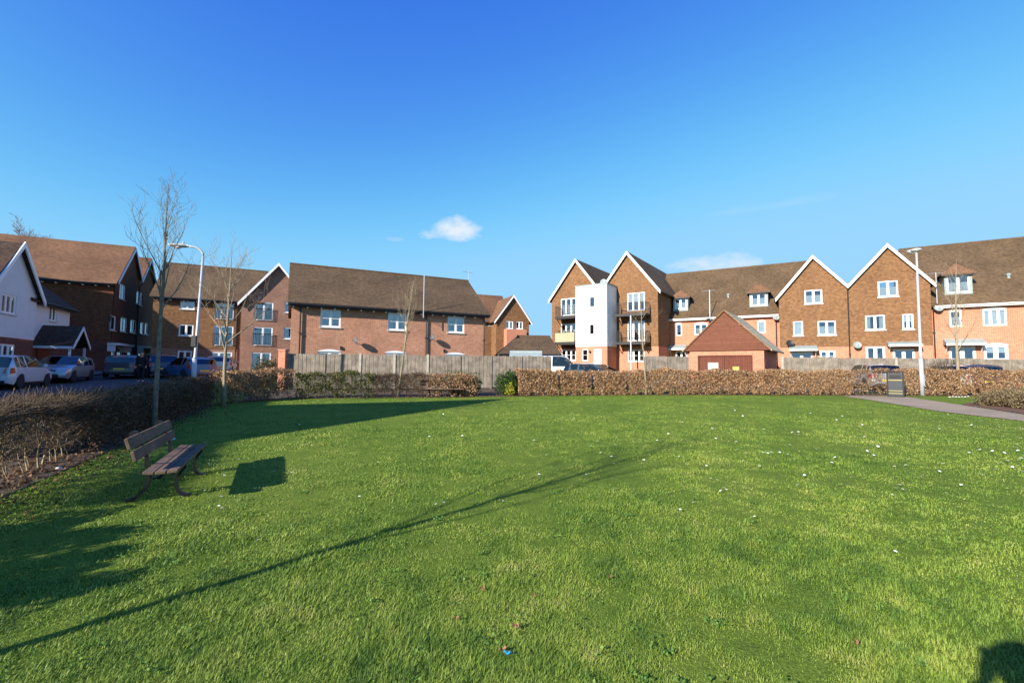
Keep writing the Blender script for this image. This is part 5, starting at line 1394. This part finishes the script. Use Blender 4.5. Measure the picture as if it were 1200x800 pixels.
# ================================================================== CARS
def car(name,label,cat,pos,head,colour,L=4.0,W=1.72,H=1.45,style='hatch',group='parked cars',metal=0,tail='red'):
    pos=Vector(pos); hd=Vector((head[0],head[1],0)).normalized(); lf=Vector((-hd.y,hd.x,0))
    T=thing(name,label,cat,tuple(pos),group); paint=carpaint('paint_'+name,colour,metal)
    Wd=lambda x,y,z: pos+hd*x+lf*y+Vector((0,0,z))
    h=L/2; wr=.31; xf,xr=h-.78,-h+.72; belt=.92*H/1.45; hw=W/2
    if style=='hatch': top=[(h,.50),(h-.06,.66),(h-.35,.80),(h-.95,.95),(h-1.72,H-.06),(h-2.1,H),(-h+.75,H-.02),(-h+.30,H-.10),(-h+.06,.95),(-h,.60)]
    elif style=='van': top=[(h,.55),(h-.08,.80),(h-.35,.98),(h-.75,1.10),(h-1.45,H-.08),(h-1.8,H),(-h+.4,H),(-h+.1,H-.06),(-h+.03,1.0),(-h,.6)]
    else: top=[(h,.50),(h-.06,.66),(h-.35,.80),(h-1.05,.95),(h-1.85,H-.05),(h-2.25,H),(-h+.6,H-.04),(-h+.22,H-.16),(-h+.05,.95),(-h,.6)]
    tx=[p[0] for p in top][::-1]; tz=[p[1] for p in top][::-1]
    cowl=top[3][0]; rf=top[4][0]; rr=top[7][0]; re=top[8][0]
    xs_=set(p[0] for p in top)
    for xc in (xf,xr):
        for k in range(9): xs_.add(xc+(wr+.05)*math.cos(PI*k/8))
    bp=(rf+rr)/2-.1; pill=[bp-.05,bp+.05,rr+.28,rr+.36]
    if style=='van': pill=[rf-.95,rf-.85]
    for q in pill: xs_.add(q)
    xs_.add(h-.02);xs_.add(-h+.02)
    xs_=sorted(xs_); X=[]
    for x in xs_:
        if not X or x-X[-1]>.012: X.append(x)
    rings=[]
    for x in X:
        zt=float(np.interp(x,tx,tz)); e=abs(x)/h; w=hw*(1-.16*max(0,(e-.72)/.28)**2); zb=.20+.08*max(0,(e-.85)/.15)
        az=0
        for xc in (xf,xr):
            if abs(x-xc)<wr+.05: az=max(az,.31+math.sqrt(max(0,(wr+.05)**2-(x-xc)**2)))
        q=[(0,max(zb,az)),(w*.90,max(zb,az)),(w*.975,max(zb+.12,az+.002)),(w,max(min(.56,zt-.12),az+.01))]
        if zt>belt+.12: 
            k=min(1,(zt-belt)/(H-belt)); q+=[(w*.985,max(belt,az+.03)),(w*(.985-.19*k),zt-.05*k),(w*(.94-.32*k),zt-.012),(0,zt+.015)]
        else: q+=[(w*.97,max(min(belt,zt-.07),az+.03)),(w*.90,max(zt-.025,az+.04)),(w*.6,max(zt-.003,az+.05)),(0,max(zt+.012,az+.06))]
        rings.append(q)
    bd=MB(); gl=MB(); V=[]
    def P(i,k,s): y,z=rings[i][k]; return Wd(X[i],y*s,z)
    for i in range(len(X)-1):
        xm=(X[i]+X[i+1])/2
        for k in range(7):
            isglass=False
            if k==4 and rr-.02<xm<cowl-.12 and not any(a<xm<b for a,b in zip(pill[::2],pill[1::2])):
                isglass = not (style=='van' and xm<pill[0])
                if rf<xm and rings[i][5][1]<belt+.12: isglass=True
            if k in(5,6) and rf-.02<xm<cowl+.001: isglass=True
            if k in(5,6) and re-.001<xm<rr+.001 and style!='van': isglass=True
            for s in (1,-1):
                tgt=gl if isglass else bd
                q=[P(i,k,s),P(i+1,k,s),P(i+1,k+1,s),P(i,k+1,s)]
                tgt.poly(q if s<0 else q[::-1])
    for i in (0,len(X)-1): 
        bd.poly([P(i,k,1) for k in range(8)]+[P(i,k,-1) for k in range(6,0,-1)])
    bo=bd.build('body',paint,T,fix=True,smooth=True)
    me=bo.data; 
    try: me.set_sharp_from_angle(angle=R(38))
    except Exception: pass
    gl.build('windows',M['carglass'],T,fix=True)
    b=MB(); c=[(cowl-.1,belt-.12),(rf,H-.12),(rr+.1,H-.14),(re+.15,belt-.12)]
    b.prism([Wd(x,-hw*.62,z) for x,z in [(cowl-.15,.35),(cowl-.15,belt-.1),(re+.12,belt-.1),(re+.12,.35)]],lf*hw*1.24)
    for x in (cowl-1.25,cowl-2.15):
        for y in (-.38,.38):
            if x>re+.3: b.prism([Wd(x,y-.22,belt-.15),Wd(x-.16,y-.22,belt+.32),Wd(x-.28,y-.2,belt+.32),Wd(x-.24,y-.22,belt-.15)],lf*.44)
    b.build('cabin',M['trim'],T)
    for xc in (xf,xr):
        for s in (1,-1):
            t=MB(); c0=Wd(xc,s*(hw-.10),.31); t.lathe(c0,[(.19,-.1),(.29,-.1),(.31,-.07),(.31,.07),(.29,.1),(.19,.1)],20,lf*s); wo=t.build('wheel',M['tyre'],T,smooth=False)
            t=MB(); t.lathe(c0,[(.02,.075),(.06,.08),(.085,.06),(.15,.055),(.19,.085),(.195,.07),(.19,-.05)],16,lf*s)
            for k in range(5):
                a=2*PI*k/5; dv=hd*math.cos(a)+Vector((0,0,1))*math.sin(a); t.beam(c0+lf*s*.075+dv*.05,c0+lf*s*.075+dv*.18,.035,.02,lf)
            t.build('rim',M['rim'],wo)
    for s in (1,-1):
        t=MB(); w=hw
        p=[(h-.11,.56),(h-.10,.70),(h-.42,.80),(h-.38,.66)]
        zt=lambda x: float(np.interp(x,tx,tz))
        # headlamps wrap the front corner
        t.hexa([Wd(h-.04,s*w*.48,.58),Wd(h-.14,s*w*.86,.60),Wd(h-.42,s*w*.99,.66),Wd(h-.3,s*w*.6,.6)],[Wd(h-.10,s*w*.50,.69),Wd(h-.22,s*w*.88,.74),Wd(h-.46,s*w*.97,.77),Wd(h-.34,s*w*.6,.72)])
        t.build('headlight',M['clear_lens'],T)
        t=MB(); zt0,zt1=(.68,.92) if style!='van' else (.6,1.1)
        t.hexa([Wd(-h-.005,s*w*.62,zt0),Wd(-h+.05,s*w*.90,zt0),Wd(-h+.24,s*w*.985,zt0+.03),Wd(-h+.2,s*w*.6,zt0)],[Wd(-h+.045,s*w*.68,zt1),Wd(-h+.09,s*w*.89,zt1),Wd(-h+.2,s*w*.975,zt1),Wd(-h+.2,s*w*.6,zt1)])
        t.build('tail_light',M['red_lens'],T)
        t=MB(); c0=Wd(cowl-.42,s*(hw+.09),belt+.07); t.lathe(c0-hd*.05,[(.03,-.02),(.085,0),(.09,.06),(.05,.12)],8,hd); t.beam(Wd(cowl-.42,s*hw*.95,belt+.03),c0,.04,.03); t.build('mirror',paint,T,smooth=True)
        for xx in (bp-.22,bp+.75):
            if style=='van' and xx<bp: continue
            t=MB(); t.beam(Wd(xx,s*(hw+.008),belt-.12),Wd(xx+.16,s*(hw+.008),belt-.12),.02,.025); t.build('door_handle',paint,T)
        t=MB(); t.beam(Wd(xr+.42,s*hw*.97,.25),Wd(xf-.42,s*hw*.97,.25),.05,.09); t.build('sill_trim',M['trim'],T)
    t=MB(); t.hexa([Wd(h-.1,-hw*.6,.26),Wd(h-.1,hw*.6,.26),Wd(h+.008,hw*.55,.26),Wd(h+.008,-hw*.55,.26)],[Wd(h-.1,-hw*.6,.44),Wd(h-.1,hw*.6,.44),Wd(h+.008,hw*.52,.44),Wd(h+.008,-hw*.52,.44)])
    t.hexa([Wd(h-.15,-hw*.42,.60),Wd(h-.15,hw*.42,.60),Wd(h-.02,hw*.40,.60),Wd(h-.02,-hw*.40,.60)],[Wd(h-.2,-hw*.42,.67),Wd(h-.2,hw*.42,.67),Wd(h-.055,hw*.40,.67),Wd(h-.055,-hw*.40,.67)])
    t.build('grille',M['trim'],T)
    t=MB(); t.hexa([Wd(-h-.01,-hw*.7,.24),Wd(-h-.01,hw*.7,.24),Wd(-h+.1,hw*.8,.24),Wd(-h+.1,-hw*.8,.24)],[Wd(-h-.008,-hw*.7,.38),Wd(-h-.008,hw*.7,.38),Wd(-h+.1,hw*.8,.38),Wd(-h+.1,-hw*.8,.38)]); t.build('rear_bumper_trim',M['trim'],T)
    t=MB(); t.prism([Wd(h+.012,-.26,.47),Wd(h+.012,.26,.47),Wd(h+.012,.26,.58),Wd(h+.012,-.26,.58)],hd*.01); t.build('front_plate',M['plate_w'],T)
    t=MB(); t.prism([Wd(-h-.014,-.26,.50),Wd(-h-.014,.26,.50),Wd(-h-.014,.26,.61),Wd(-h-.014,-.26,.61)],-hd*.01); t.build('rear_plate',M['plate_y'],T)
    return T
def gxy(x,y,dz=.012): return (x,y,zg(x,y)+dz)
a=ground_px(25.5,456);b_=ground_px(55.5,453); m_=(a+b_)/2-eA*.86; car('parked_hatchback','white hatchback parked facing away in front of the white boarded house','car',gxy(m_.x,m_.y),(sA.x,sA.y),(.62,.66,.68),L=3.95,H=1.50)
a=ground_px(84.5,448.3);b_=ground_px(106,446.6); m_=(a+b_)/2-eA*.86+sA*.2; car('parked_hatchback','silver hatchback with its bonnet towards the white one','car',gxy(m_.x,m_.y),(-sA.x,-sA.y),(.42,.43,.45),L=3.9,H=1.45,metal=.5)
p=at_y(149,432,30.0); car('parked_saloon','dark navy car seen from behind, beside the standing person','car',gxy(p.x,p.y),(-.50,.87),(.012,.02,.045),style='saloon',L=4.3)
p=at_y(184,432,31.0); car('parked_hatchback','dark blue car with red tail light, between the person and the bright blue estate','car',gxy(p.x,p.y),(-.75,.66),(.015,.022,.06),L=4.1,H=1.5)
p=at_y(222,432,29.0); car('parked_estate','bright blue estate car behind the hedge at the foot of the left street lamp','car',gxy(p.x,p.y),(-.85,.53),(.03,.10,.24),style='saloon',L=3.9,H=1.42)
p=at_y(260,432,35.0); car('parked_saloon','silver car behind the vase shaped bare tree','car',gxy(p.x,p.y),(-.43,.9),(.4,.41,.43),style='saloon',L=4.2,H=1.4,metal=.5)
car('parked_van','small white van whose cab shows past the right end of the board fence','van',gxy(2.75,28.6),(.98,-.17),(.78,.79,.80),style='van',L=4.3,W=1.8,H=1.82)
car('parked_hatchback','dark blue hatchback right of the white van','car',gxy(5.0,26.9),(.80,-.6),(.014,.026,.075),L=4.0,H=1.42)
p=at_y(1020,432,27.6); car('parked_hatchback','silver car seen through the thin hedge left of the bin','car',gxy(p.x,p.y),(.28,.96),(.45,.45,.45),L=4.0,H=1.5,metal=.4)
p=at_y(1143,432,27.2); car('parked_estate','navy car with its roof just above the russet hedge','car',gxy(p.x,p.y),(.5,.87),(.015,.025,.06),L=3.4,H=1.55,style='saloon')
p=at_y(1113,432,27.6); car('parked_hatchback','white car roof showing above the hedge behind the yellowish tree','car',gxy(p.x-.3,p.y),(.45,.9),(.7,.7,.7),L=3.3,W=1.5,H=1.5)

# ================================================================== PEOPLE
def skin_part(name,joints,edges,radii,mat,parent,origin,sub=2,root=0):
    me=bpy.data.meshes.new(name); me.from_pydata([Vector(j)-Vector(origin) for j in joints],edges,[])
    ob=bpy.data.objects.new(name,me); COL.objects.link(ob)
    me.skin_vertices.new() if hasattr(me.skin_vertices,'new') else None
    sk=ob.modifiers.new('skin','SKIN')
    if not me.skin_vertices:
        bpy.context.view_layer.objects.active=ob
    lay=me.skin_vertices[0].data
    for i,r in enumerate(radii):
        lay[i].radius=(r,r) if not isinstance(r,tuple) else r; lay[i].use_root=(i==root)
    sk.use_smooth_shade=True
    ss=ob.modifiers.new('subdivision','SUBSURF'); ss.levels=sub; ss.render_levels=sub
    me.materials.append(mat); 
    if parent is not None: ob.parent=parent
    return ob
def person(label,pos,face,J,clothes,sc=1.0,group=None):
    """J: joints in local coords (x right of the person, y forward, z up) keyed by name"""
    pos=Vector(pos); fd=Vector((face[0],face[1],0)).normalized(); rt=Vector((fd.y,-fd.x,0))
    T=thing('person',label,'person',tuple(pos),group)
    W=lambda p: pos+rt*p[0]*sc+fd*p[1]*sc+Vector((0,0,p[2]*sc))
    names=['pelvis','waist','chest','neck','headlow','head','headtop','shL','elL','wrL','shR','elR','wrR','hipL','knL','anL','toL','hipR','knR','anR','toR']
    idx={n:i for i,n in enumerate(names)}
    E=[('pelvis','waist'),('waist','chest'),('chest','neck'),('neck','headlow'),('headlow','head'),('head','headtop'),('chest','shL'),('shL','elL'),('elL','wrL'),('chest','shR'),('shR','elR'),('elR','wrR'),('pelvis','hipL'),('hipL','knL'),('knL','anL'),('anL','toL'),('pelvis','hipR'),('hipR','knR'),('knR','anR'),('anR','toR')]
    rad=dict(pelvis=(.15,.11),waist=(.135,.10),chest=(.16,.115),neck=.055,headlow=.07,head=.095,headtop=.06,shL=.065,elL=.042,wrL=.028,shR=.065,elR=.042,wrR=.028,hipL=.09,knL=.058,anL=.038,toL=.035,hipR=.09,knR=.058,anR=.038,toR=.035)
    js=[W(J[n]) for n in names]
    # hands: palm and five fingers continue from the wrist as separate short chains
    body=skin_part('body',js,[(idx[a],idx[b]) for a,b in E],[ (rad[n][0]*sc,rad[n][1]*sc) if isinstance(rad[n],tuple) else rad[n]*sc for n in names],M['skin'],T,pos)
    for s,w,e in (('L','wrL','elL'),('R','wrR','elR')):
        a=Vector(J[w]);d=(a-Vector(J[e])).normalized(); side=d.cross(Vector((0,1,0)))
        if side.length<.2: side=d.cross(Vector((0,0,1)))
        side.normalize(); nn=side.cross(d)
        jp=[a-d*.02,a+d*.045,a+d*.085]; ed=[(0,1),(1,2)]; rr=[.026,.033,.032]
        for k,(o,l) in enumerate(((-.03,.06),(-.01,.075),(.01,.07),(.03,.055))):
            p0=a+d*.085+side*o; p1=p0+d*l*.5+nn*.006; p2=p0+d*l*.9+nn*.028
            i=len(jp); jp+=[p0,p1,p2]; ed+=[(2,i),(i,i+1),(i+1,i+2)]; rr+=[.010,.009,.007]
        i=len(jp); jp+=[a+d*.035-side*.035,a+d*.065-side*.055+nn*.02]; ed+=[(1,i),(i,i+1)]; rr+=[.012,.009]
        skin_part('hand',[W(q) for q in jp],ed,[q*sc for q in rr],M['skin'],body,pos,sub=1)
    up=['pelvis','waist','chest','shL','elL','wrL','shR','elR','wrR']; ui={n:i for i,n in enumerate(up)}
    ue=[('pelvis','waist'),('waist','chest'),('chest','shL'),('shL','elL'),('elL','wrL'),('chest','shR'),('shR','elR'),('elR','wrR')]
    ur=[(.185,.15),(.17,.135),(.195,.15),.09,.066,.048,.09,.066,.048]
    jj=[W(J[n]) for n in up]; 
    skin_part('jacket',jj,[(ui[a],ui[b]) for a,b in ue],[tuple(q*sc for q in r) if isinstance(r,tuple) else r*sc for r in ur],clothes[0],T,pos)
    lo=['pelvis','hipL','knL','anL','hipR','knR','anR']; li={n:i for i,n in enumerate(lo)}
    skin_part('trousers',[W(J[n]) for n in lo],[(li[a],li[b]) for a,b in (('pelvis','hipL'),('hipL','knL'),('knL','anL'),('pelvis','hipR'),('hipR','knR'),('knR','anR'))],[(.175*sc,.14*sc),.112*sc,.08*sc,.062*sc,.112*sc,.08*sc,.062*sc],clothes[1],T,pos)
    for s in 'LR':
        a=Vector(J['an'+s]);t=Vector(J['to'+s]); d=(t-a); d.z=0; d.normalize()
        skin_part('shoe',[W(a+Vector((0,0,-.02))-d*.05),W(a+Vector((0,0,-.045))+d*.05),W(t+Vector((0,0,-.0))+d*.03)],[(0,1),(1,2)],[.05*sc,.048*sc,.042*sc],clothes[2],T,pos,sub=1)
    h=Vector(J['head']); skin_part('hair',[W(h+Vector((0,-.02,.03))),W(h+Vector((0,-.035,.07))),W(h+Vector((0,.01,.105)))],[(0,1),(1,2)],[.1*sc,.098*sc,.07*sc],M['hair'],T,pos,sub=1)
    # face
    b=MB(); 
    for s in (-1,1): b.lathe(W(h+Vector((s*.033,.088,.0))),[(.002,-.012),(.012,-.004),(.012,.004),(.002,.010)],8,fd)
    b.build('eyes',M['white'],body,origin=tuple(pos)) 
    b=MB(); b.hexa([W(h+Vector(q)) for q in ((-.016,.088,-.045),(.016,.088,-.045),(.016,.06,-.045),(-.016,.06,-.045))],[W(h+Vector(q)) for q in ((-.006,.098,.0),(.006,.098,.0),(.006,.07,.0),(-.006,.07,.0))])
    for s in (-1,1): b.lathe(W(h+Vector((s*.092,.0,-.01))),[(.01,-.008),(.026,0),(.02,.01)],8,rt*s)
    b.build('nose_and_ears',M['skin'],body,origin=tuple(pos))
    b=MB(); b.fbox(Fac(W(h),rt),-.024*sc,.024*sc,W(h).z-.072*sc,W(h).z-.062*sc,-.0,.001) if False else b.hexa([W(h+Vector(q)) for q in ((-.024,.086,-.072),(.024,.086,-.072),(.024,.07,-.072),(-.024,.07,-.072))],[W(h+Vector(q)) for q in ((-.024,.088,-.064),(.024,.088,-.064),(.024,.07,-.064),(-.024,.07,-.064))])
    b.build('mouth',M['red_lens'],body,origin=tuple(pos))
    return T
stand=dict(pelvis=(0,0,.92),waist=(0,.0,1.07),chest=(0,.0,1.32),neck=(0,.01,1.47),headlow=(0,.02,1.53),head=(0,.03,1.62),headtop=(0,.02,1.70),
  shL=(-.17,0,1.40),elL=(-.23,-.02,1.13),wrL=(-.22,.10,.92),shR=(.17,0,1.40),elR=(.23,-.02,1.13),wrR=(.24,.06,.90),
  hipL=(-.09,0,.88),knL=(-.10,.10,.50),anL=(-.10,.16,.09),toL=(-.11,.30,.045),hipR=(.09,0,.88),knR=(.10,.02,.48),anR=(.10,-.17,.09),toR=(.11,-.03,.045))
p=at_y(165.5,432,26.5)
person('person in dark clothes and pale shoes walking beside the navy car',(p.x,p.y,zg(p.x,p.y)+.005),(.55,-.83),stand,(M['cloth_dk'],M['cloth_dk'],M['shoe']))
cam_pose=dict(stand); cam_pose.update(dict(neck=(0,.03,1.44),headlow=(0,.05,1.50),head=(0,.06,1.575),headtop=(0,.05,1.65),elL=(-.27,.04,1.20),wrL=(-.09,.12,1.46),elR=(.27,.04,1.20),wrR=(.09,.12,1.46),anL=(-.12,.05,.09),toL=(-.13,.19,.045),knL=(-.11,.04,.5),anR=(.12,.0,.09),toR=(.13,.14,.045),knR=(.11,.03,.5)))
person('person in dark clothes with both hands raised, standing at the viewing spot',(.11,-.34,zg(0,0)),(0,1),cam_pose,(M['cloth_nv'],M['cloth_dk'],M['shoe']),sc=1.10)

# ================================================================== SMALL THINGS ON THE LAWN
def daisy_proto():
    T=thing('daisy','tiny white daisy flower standing in the short grass','flower',(0,0,0),'daisies scattered over the lawn')
    b=MB(); b.tube([(0,0,0),(.003,0,.04)],.0015,4); b.build('stalk',M['leaf_g'],T)
    b=MB()
    for k in range(11):
        a=2*PI*k/11; c,s=math.cos(a),math.sin(a); t=Vector((-s,c,0)); d=Vector((c,s,.15)); o=Vector((0,0,.042))
        b.prism([o+d*.003,o+d*.012+t*.004,o+d*.019+t*.003,o+d*.019-t*.003,o+d*.012-t*.004],(0,0,.001))
    b.build('petals',M['petal'],T); b=MB(); b.lathe((0,0,.042),[(.005,0),(.005,.003),(.002,.005)],8); b.build('centre',M['daisy_c'],T)
    return T
dp=daisy_proto()
spots=[(848,575),(851,577),(846,578),(833,564),(839,565),(780,553),(755,542),(706,533),(717,538),(770,519),(893,533),(899,534),(904,533),(913,533),(937,571),(1015,531),(1048,575),(1079,562),(1109,581),(1127,571),(1187,550),(1192,524),(1170,546),(1133,588),(1045,583),(1100,555),(1197,540),(262,560),(258,585),(256,596),(262,598),(303,637),(306,633),(512,594),(519,592),(588,590),(301,575),(243,547),(312,533),(350,500),(443,545),(700,520),(660,505),(620,491),(930,509),(1010,500),(1150,516),(1188,527),(980,494),(900,496),(870,489),(800,497),(760,487),(1048,650),(975,545),(1000,562),(1065,541),(720,524),(640,480),(520,487),(950,486),(1100,505),(1140,500),(1170,503),(240,578),(1165,531),(1175,533),(1182,543),(985,521)]
for q in range(75):
    cx,cy=random.choice(((1150,535),(900,525),(1000,510),(750,545),(850,572),(1100,560),(700,500),(1050,500),(300,560),(550,500))); spots.append((min(1195,cx+random.gauss(0,60)),max(474,cy+random.gauss(0,22))))
for i,(x,y) in enumerate(spots):
    g=ground_px(x,y); r=dp if i==0 else dp.copy()
    k=.68*max(1,min(1.8,g.y/5))
    r.location=(g.x,g.y,g.z-.005+.012); r.rotation_euler=(random.uniform(-.4,.4)+.2,random.uniform(-.4,.4),random.uniform(0,6)); r.scale=(k,k,k)
    if i:
        COL.objects.link(r)
        for ch in list(dp.children): c=ch.copy(); COL.objects.link(c); c.parent=r
def leaf_obj(px,py,s,label,mat='dryleaf',name='fallen_leaf',cat='leaf'):
    g=ground_px(px,py); b=MB(); n=10; rd=random.Random(int(px)); pts=[]
    for k in range(n):
        a=2*PI*k/n; r=s*(.5+.5*abs(math.cos(a*1.5))+rd.uniform(-.1,.1)); pts.append(Vector((g.x+r*math.cos(a),g.y+r*math.sin(a)*.7,g.z+.035+.012*math.sin(a*3)+rd.uniform(0,.012))))
    c=Vector((g.x,g.y,g.z+.03))
    for k in range(n): b.poly([c,pts[k],pts[(k+1)%n]])
    tag(b.build(name,M[mat],origin=(g.x,g.y,g.z),fix=True),label,cat,'fallen leaves on the lawn' if cat=='leaf' else None)
for px,py,s,l in ((564,695,.022,'small dry brown leaf left of the other two near leaves'),(603,740,.026,'crumpled brown leaf just above the blue scrap'),(534,731,.018,'small orange leaf on the near grass left of the crumpled leaf'),(626,703,.014,'tiny dark leaf right of the small dry leaf'),(715,681,.016,'small reddish leaf on the near lawn furthest right'),(588,768,.024,'brown curled leaf touching the blue scrap'),(1003,760,.018,'small rust leaf near the bottom right of the lawn')): leaf_obj(px,py,s,l)
g=ground_px(595,771); b=MB()
q=[Vector((g.x-.022+.0055*k,g.y+.004*math.sin(k*.9),g.z+.03+.006*math.sin(k*1.3))) for k in range(9)]
b.tube(q,[.002,.005,.006,.005,.006,.005,.006,.005,.002],6); tag(b.build('plastic_scrap',M['blue'],origin=(g.x,g.y,g.z)),'bright blue scrap of plastic lying in the grass at the bottom','litter')

# ================================================================== SKY AND SUN
SUN_D=Vector((.675,.738,0)).normalized(); EL=R(24.3); SGN=1
Ld=Vector((SUN_D.x*math.cos(EL),SUN_D.y*math.cos(EL),-math.sin(EL)))
sun=bpy.data.objects.new('sun',bpy.data.lights.new('sun','SUN')); COL.objects.link(sun)
sun.data.energy=5.0; sun.data.angle=R(.53); sun.data.color=(1,.93,.82); sun.rotation_euler=Ld.to_track_quat('-Z','Y').to_euler()
w=bpy.data.worlds.new('World'); scene.world=w; w.use_nodes=True; nt=w.node_tree; bg=nt.nodes['Background']
sky=nt.nodes.new('ShaderNodeTexSky'); sky.sky_type='NISHITA'; sky.sun_disc=False; sky.sun_elevation=EL
S=-Ld; sky.sun_rotation=math.atan2(S.x,S.y)*SGN
sky.air_density=1.0; sky.dust_density=.25; sky.ozone_density=2.5; sky.altitude=0
sp=nt.nodes.new('ShaderNodeSeparateColor'); cbn=nt.nodes.new('ShaderNodeCombineColor'); nt.links.new(sky.outputs[0],sp.inputs[0])
def smath(op,a,b):
    n=nt.nodes.new('ShaderNodeMath'); n.operation=op
    for i,v in enumerate((a,b)):
        if isinstance(v,(int,float)): n.inputs[i].default_value=v
        else: nt.links.new(v,n.inputs[i])
    return n.outputs[0]
for i,(pw,k,cl) in enumerate(((1.8,.31,1.2),(1.6,.495,2.4),(.5,1.95,4.0))):
    v=smath('MULTIPLY',smath('POWER',sp.outputs[i],pw),k)
    v=smath('DIVIDE',v,smath('POWER',smath('ADD',smath('POWER',smath('DIVIDE',v,cl),4),1),.25))   # soft shoulder
    nt.links.new(v,cbn.inputs[i])
# small fair-weather clouds, placed by direction on the sky
tc=nt.nodes.new('ShaderNodeTexCoord')
def cloud(px,py,wx,wy,amt,seed,prev):
    d=ray(px,py).normalized(); rt=Vector((d.y,-d.x,0)).normalized(); up=rt.cross(d)
    def dot(v):
        n=nt.nodes.new('ShaderNodeVectorMath'); n.operation='DOT_PRODUCT'; nt.links.new(tc.outputs['Generated'],n.inputs[0]); n.inputs[1].default_value=v; return n.outputs['Value']
    def mth(op,a,b=None,c=None,cl=False):
        n=nt.nodes.new('ShaderNodeMath'); n.operation=op; n.use_clamp=cl
        for i,v in enumerate((a,b,c)):
            if v is None: continue
            if isinstance(v,(int,float)): n.inputs[i].default_value=v
            else: nt.links.new(v,n.inputs[i])
        return n.outputs[0]
    x=mth('DIVIDE',dot(rt),wx); y=mth('DIVIDE',dot(up),wy)
    # flatter underside
    y=mth('MULTIPLY',y,mth('ADD',1.0,mth('MULTIPLY',mth('LESS_THAN',y,0.0),.9)))
    r2=mth('ADD',mth('MULTIPLY',x,x),mth('MULTIPLY',y,y)); fr=mth('GREATER_THAN',dot(d),.5)
    cb=nt.nodes.new('ShaderNodeVectorMath'); cb.operation='MULTIPLY_ADD'; nt.links.new(tc.outputs['Generated'],cb.inputs[0]); cb.inputs[1].default_value=(1,1,1.9); cb.inputs[2].default_value=(seed,seed*2,0)
    n1=noise(nt,cb.outputs[0],.55/wx,9,.6)
    m=mth('SUBTRACT',mth('MULTIPLY_ADD',n1,6.0,-2.2),mth('MULTIPLY',r2,1.05)); m=mth('MULTIPLY',m,amt); m=mth('MAXIMUM',m,0.0); m=mth('MINIMUM',m,min(.88,amt*1.25)); m=mth('MULTIPLY',m,fr)
    mx=nt.nodes.new('ShaderNodeMix'); mx.data_type='RGBA'; nt.links.new(m,mx.inputs[0]); nt.links.new(prev,mx.inputs[6]); mx.inputs[7].default_value=(3.0,3.2,3.4,1)
    return mx.outputs[2]
c=cloud(541,276,.085,.036,.9,3.0,cbn.outputs[0]); c=cloud(460,281,.03,.008,.18,5.0,c); c=cloud(818,316,.11,.034,.8,9.0,c); c=cloud(915,240,.10,.012,.07,11.0,c)
nt.links.new(c,bg.inputs['Color']); bg.inputs['Strength'].default_value=.15
scene.view_settings.view_transform='Standard'; scene.view_settings.look='None'; scene.view_settings.exposure=.93; scene.view_settings.gamma=1
scene.cycles.max_bounces=6; scene.cycles.transparent_max_bounces=12; scene.cycles.use_denoising=True; scene.cycles.sample_clamp_indirect=6
for o in scene.objects:
    if '_o' in o.keys(): del o['_o']
